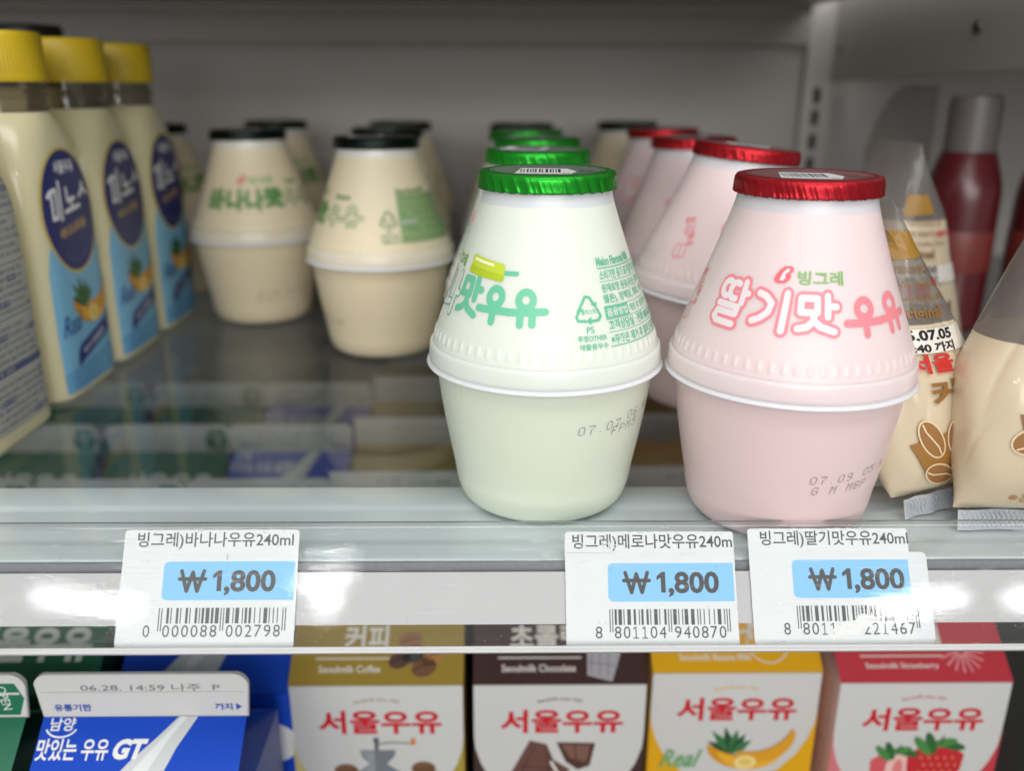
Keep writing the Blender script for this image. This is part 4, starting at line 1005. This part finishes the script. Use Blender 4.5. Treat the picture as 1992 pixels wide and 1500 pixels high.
# ------------------------------------------------------------------ coffee milk pouches on the right
m_pm = mat('coffee_milk_film', (.64, .54, .385), .3, sss=.35, sssr=(1, .8, .6), scale=.004, noise=.03, nscale=30, bump=.45, bscale=42, coat=.45, stretch=(1.6, 1, .55))
m_pc = clear_mat('clear_film', (.80, .78, .75), 1.45, .12, haze=.30, hazecol=(.36, .34, .32), strength=1.2)
m_seal = mat('crimped_seal', (.72, .74, .77), .3, bump=.3, bscale=300, coat=.3)
def pouch(name, loc, rz, prof, lean, fill, label, art=None, seed=1):
    """prof: (z, half width, half depth, exponent); lean: shift of the section centre (x, y) per mm of height"""
    root = empty(name, loc, rz); tag(root, label, 'milk pouch', 'coffee milk pouches')
    P = catmull(prof, 9)
    rr = random.Random(seed); ph = [rr.uniform(0, 6) for _ in range(6)]
    N_ = 200
    # film creases: (angle at the foot, drift per mm of height, half width, depth in mm, from z, to z)
    cr = [(4.05, .008, .05, 1.1, 4, 46), (4.45, -.012, .045, .8, 12, 70), (3.55, .004, .06, .9, 30, 96), (5.2, -.006, .05, .9, 20, 90)]
    cr += [(rr.uniform(3.3, 6.1), rr.uniform(-.03, .03), rr.uniform(.03, .06), rr.uniform(.3, .9)*rr.choice((-1, 1)), z_, z_+rr.uniform(12, 30)) for z_ in (20, 45, 58, 70, 80, 88)]
    def crease(t, z):
        q = 0
        for t0, k_, w0, d_, z0, z1 in cr:
            if z0 < z < z1: q -= d_*math.exp(-abs((t-t0-k_*(z-z0))/w0)**1.4)*math.sin(PI*(z-z0)/(z1-z0))
        return q
    def sec(a, b, n, z):
        pts = sellipse(a, b, n, N_, z); out = []
        for k, (x, y, zz) in enumerate(pts):
            t = 2*PI*k/N_; c_ = crease(t, z)*min(1, b/14)/max(a, b, 12); w_ = (.5*math.sin(3*t+ph[0]+z*.06)+.4*math.sin(5*t+ph[1]-z*.09)+.25*math.sin(9*t+ph[2]+z*.17))*min(1, b/12)
            out.append(((x*(1+w_*.022+c_)+lean[0]*z)*MM, (y*(1+w_*.022+c_)+lean[1]*z)*MM, z*MM))
        return out
    lo = [p for p in P if p[0] <= fill]; hi = [p for p in P if p[0] > fill]
    bm = bmesh.new(); loft(bm, [sec(p[1], p[2], p[3], p[0]) for p in lo+[hi[0]]]); obj('milk_body', bm, m_pm, root)
    bm = bmesh.new(); loft(bm, [sec(p[1]+.15, p[2]+.15, p[3], p[0]) for p in [hi[0]]+hi[1:]]); obj('clear_headspace', bm, m_pc, root)
    b0 = P[0]
    bm = bmesh.new(); n = 40; L_ = []
    for k in range(n+1):
        x = -b0[1]+2*b0[1]*k/n; yy = .35*math.sin(k*.7+ph[3]); L_.append([bm.verts.new((x*MM, (yy-1.6-.28*t)*MM, (b0[0]+.6-t)*MM)) for t in (0, 2, 4, b0[0]+.5)])
    for a_, b_ in zip(L_, L_[1:]):
        for j in range(3): bm.faces.new((a_[j], b_[j], b_[j+1], a_[j+1]))
    bmesh.ops.solidify(bm, geom=bm.faces[:], thickness=.0004)
    seal = obj('bottom_seal', bm, m_seal, root)
    a = Art(); w1 = ink(176, 186, 202)
    ls = []
    k = -b0[1]+1
    while k < b0[1]-1.5:
        ls.append([(k, .8), (k+1.3, 2.1), (k+.2, 3.6), (k+1.4, 5.0)]); k += 1.5
    a.lines(ls, .32, w1, 1, 6); a.build('crimp', lambda u_, v_, off: Vector((u_, -1.6-.28*v_-off-.55, b0[0]+.6-v_))*MM, seal)
    def at(z):
        for p, q in zip(P, P[1:]):
            if p[0] <= z <= q[0]:
                t = (z-p[0])/max(1e-6, q[0]-p[0]); return [p[i]+(q[i]-p[i])*t for i in range(1, 4)]
        return P[-1][1:]
    def fmap(u, v, off):
        a_, b_, n_ = at(v); uu = max(-.985, min(.985, u/a_)); y = -b_*(1-abs(uu)**n_)**(1/n_)
        return Vector((u+lean[0]*v, y*1.03-off-.3+lean[1]*v, v))*MM
    if art: art().build('front_print', fmap, root, cut=2, lay=.04)
    return root
BR, DB_, RD, BLK = ink(140, 98, 48), ink(120, 84, 44), ink(196, 44, 44), ink(30, 28, 28)
def bean(a, x, y, A, B, rot, L):
    a.poly(ell(x, y, A+.5, B+.5, 24, rot), ink(226, 206, 168), L); a.poly(ell(x, y, A, B, 24, rot), ink(150, 106, 62), L+1)
    c, s_ = math.cos(rot), math.sin(rot); a.lines([[(x+c*t*A-s_*.8*math.sin(t*2.6), y+s_*t*A+c*.8*math.sin(t*2.6)) for t in (-.9, -.5, 0, .5, .9)]], .5, ink(226, 206, 168), L+2, 6)
def pouch_art():
    a = Art()
    a.text('서울우유협동조합', -8.5, 75.6, 2.4, BR, 1, w=16); a.text('커피 레귤러', -9, 71.4, 2.4, BR, 1, w=12); a.text('서울우유', 4, 71.2, 2.8, RD, 1, w=8, bold=.03)
    a.poly([(-6.5, 88), (1.5, 88), (4.0, 80.5), (-9, 79.5)], ink(150, 112, 42), 1)
    a.text('Regular Coffee 200ml', -12, 67.4, 2.0, BR, 1, w=22)
    a.text('Original', -13.5, 61.6, 4.6, BR, 1, w=17.5, bold=.02); a.rect(-15, 52.5, 18, 59.6, ink(226, 222, 214), 1)
    a.text('25.07.05', -14.5, 56.2, 3.2, BLK, 3, w=20, bold=.04); a.text('16:40 까지', -14.5, 52.6, 3.0, BLK, 3, w=20, bold=.04)
    a.text('서울', -14, 46.4, 5.8, RD, 2, w=17, bold=.035)
    a.text('커피', -8.5, 36.2, 8.2, BR, 1, w=22, bold=.03)
    a.poly([(-19, 25), (-14.5, 15.5), (18, 19), (18, 30), (-2, 29)], ink(152, 108, 52), 1)
    bean(a, -11.5, 26.5, 6.0, 3.6, 1.95, 2); bean(a, -2.0, 26.5, 5.6, 3.5, 1.3, 5); bean(a, -9.5, 14.5, 5.0, 3.4, -.35, 8)
    a.lines([[(-3.5, 9.4), (12, 9.4), (13, 7.6), (12, 5.8), (-3.5, 5.8), (-4.8, 7.6), (-3.5, 9.4)]], .4, BR, 1); a.text('※냉장보관', -3, 6.2, 2.7, BR, 1, w=14); a.text('거꾸로 따르지', -2.5, 2.4, 2.4, BR, 1, w=14)
    return a
def pouch_art_wide():
    a = Art(); a.poly([(-30, 40), (-28.5, 33), (6, 30), (18, 34), (18, 41)], ink(140, 92, 48), 1); bean(a, -26.5, 32.5, 5.2, 3.4, .6, 2); bean(a, -3, 38, 5, 3.4, 1.2, 5)
    a.text('※흔들어 드세요', -29, 11.6, 3.6, ink(176, 128, 60), 1, w=30); a.text('커피', -8, 46, 9, BR, 1, w=18, bold=.05)
    return a
pouch('coffee_pouch', (.1818, -.006, .0004), 0, [(5.6, 40.5, 1.0, 2.2), (10, 40.6, 10, 2.2), (20, 41, 17, 2.3), (33, 40.8, 20, 2.4), (46, 39.4, 21, 2.4), (57, 34.5, 21, 2.3), (75, 23.5, 21, 2.2), (92, 12, 21, 2.1), (108, 4, 20, 2), (114, .8, 19, 2)], (-.02, .22), 57.5,
      'large plain coffee milk pouch cut off by the right frame edge, milk level visible', pouch_art_wide, 3)
pouch('coffee_pouch', (.1475, .0100, .0004), .42, [(5.6, 23.0, .8, 2.2), (10, 24.5, 7, 2.2), (20, 26.5, 12, 2.3), (36, 25, 15, 2.3), (50, 21, 15.5, 2.2), (62, 17, 15.5, 2.2), (74, 12, 15, 2.1), (86, 7, 14, 2), (95, 2, 13, 2), (97, .8, 12, 2)], (-.20, .36), 60,
      'coffee milk pouch with brown bean picture and stamped date beside the pink bottle', pouch_art, 8)
pouch('coffee_pouch', (.1780, .125, .0004), .15, [(5.6, 31, 1, 2.2), (11, 31, 10, 2.3), (24, 30, 19, 2.4), (40, 26.5, 22, 2.4), (60, 21, 22, 2.3), (76, 17.5, 21.5, 2.6), (90, 12, 20, 2.2), (101, 6, 19, 2), (108, 1.2, 18, 2)], (-.075, .10), 76,
      'coffee milk pouch in shade behind the other two, grey clear top above cream milk', pouch_art, 12)

# ------------------------------------------------------------------ things in the dark bay on the right
m_rd = mat('red_drink', (.11, .010, .014), .3, coat=.2); m_rl = mat('red_drink_label', (.21, .035, .028), .4)
m_pale = mat('frosted_cap', (.15, .135, .13), .4)
for x, y, lab in ((.2530, .236, 'red drink bottle with pale cap under the right bracket'), (.2990, .226, 'red drink bottle with pale cap at the right frame edge')):
    t = empty('juice_bottle', (x, y, .0003)); tag(t, lab, 'juice bottle', 'red drink bottles')
    bm = bmesh.new(); lathe(bm, [(r*MM, z*MM) for r, z in catmull([(17, 0), (19.3, 2), (19.6, 10), (19.6, 60), (19, 78), (16, 90), (13.6, 97)], 4)], 48); obj('red_body', bm, m_rd, t)
    bm = bmesh.new(); lathe(bm, [(r*MM, z*MM) for r, z in ((19.75, 34), (19.85, 34.4), (19.85, 55.6), (19.75, 56))], 48, cap=False); obj('paper_label', bm, m_rl, t)
    bm = bmesh.new(); lathe(bm, [(r*MM, z*MM) for r, z in ((13.4, 97.1), (13.2, 99), (13.2, 121), (12.6, 125), (11, 126))], 48); obj('pale_cap', bm, m_pale, t)
t = empty('divider_panel', (.2365, .25, 0)); 
bm = bmesh.new(); pts = [(0, .0005), (.086, .0005), (.086, .075)]+[(.03+.056*math.cos(k*PI/20), .075+.056*math.sin(k*PI/20)) for k in range(1, 11)]+[(0, .131)]
f0 = [bm.verts.new((0, y, z)) for y, z in pts]; f1 = [bm.verts.new((.002, y, z)) for y, z in pts]
bm.faces.new(f0[::-1]); bm.faces.new(f1)
for i in range(len(pts)): bm.faces.new((f0[i], f0[(i+1) % len(pts)], f1[(i+1) % len(pts)], f1[i]))
bmesh.ops.recalc_face_normals(bm, faces=bm.faces[:]); obj('smoked_plate', bm, clear_mat('smoked_plastic', (.80, .79, .80), 1.4, .12, haze=.07, hazecol=(.16, .155, .16)), t, smooth=False)
tag(t, 'smoked clear plastic shelf divider with a rounded corner by the upright', 'divider')
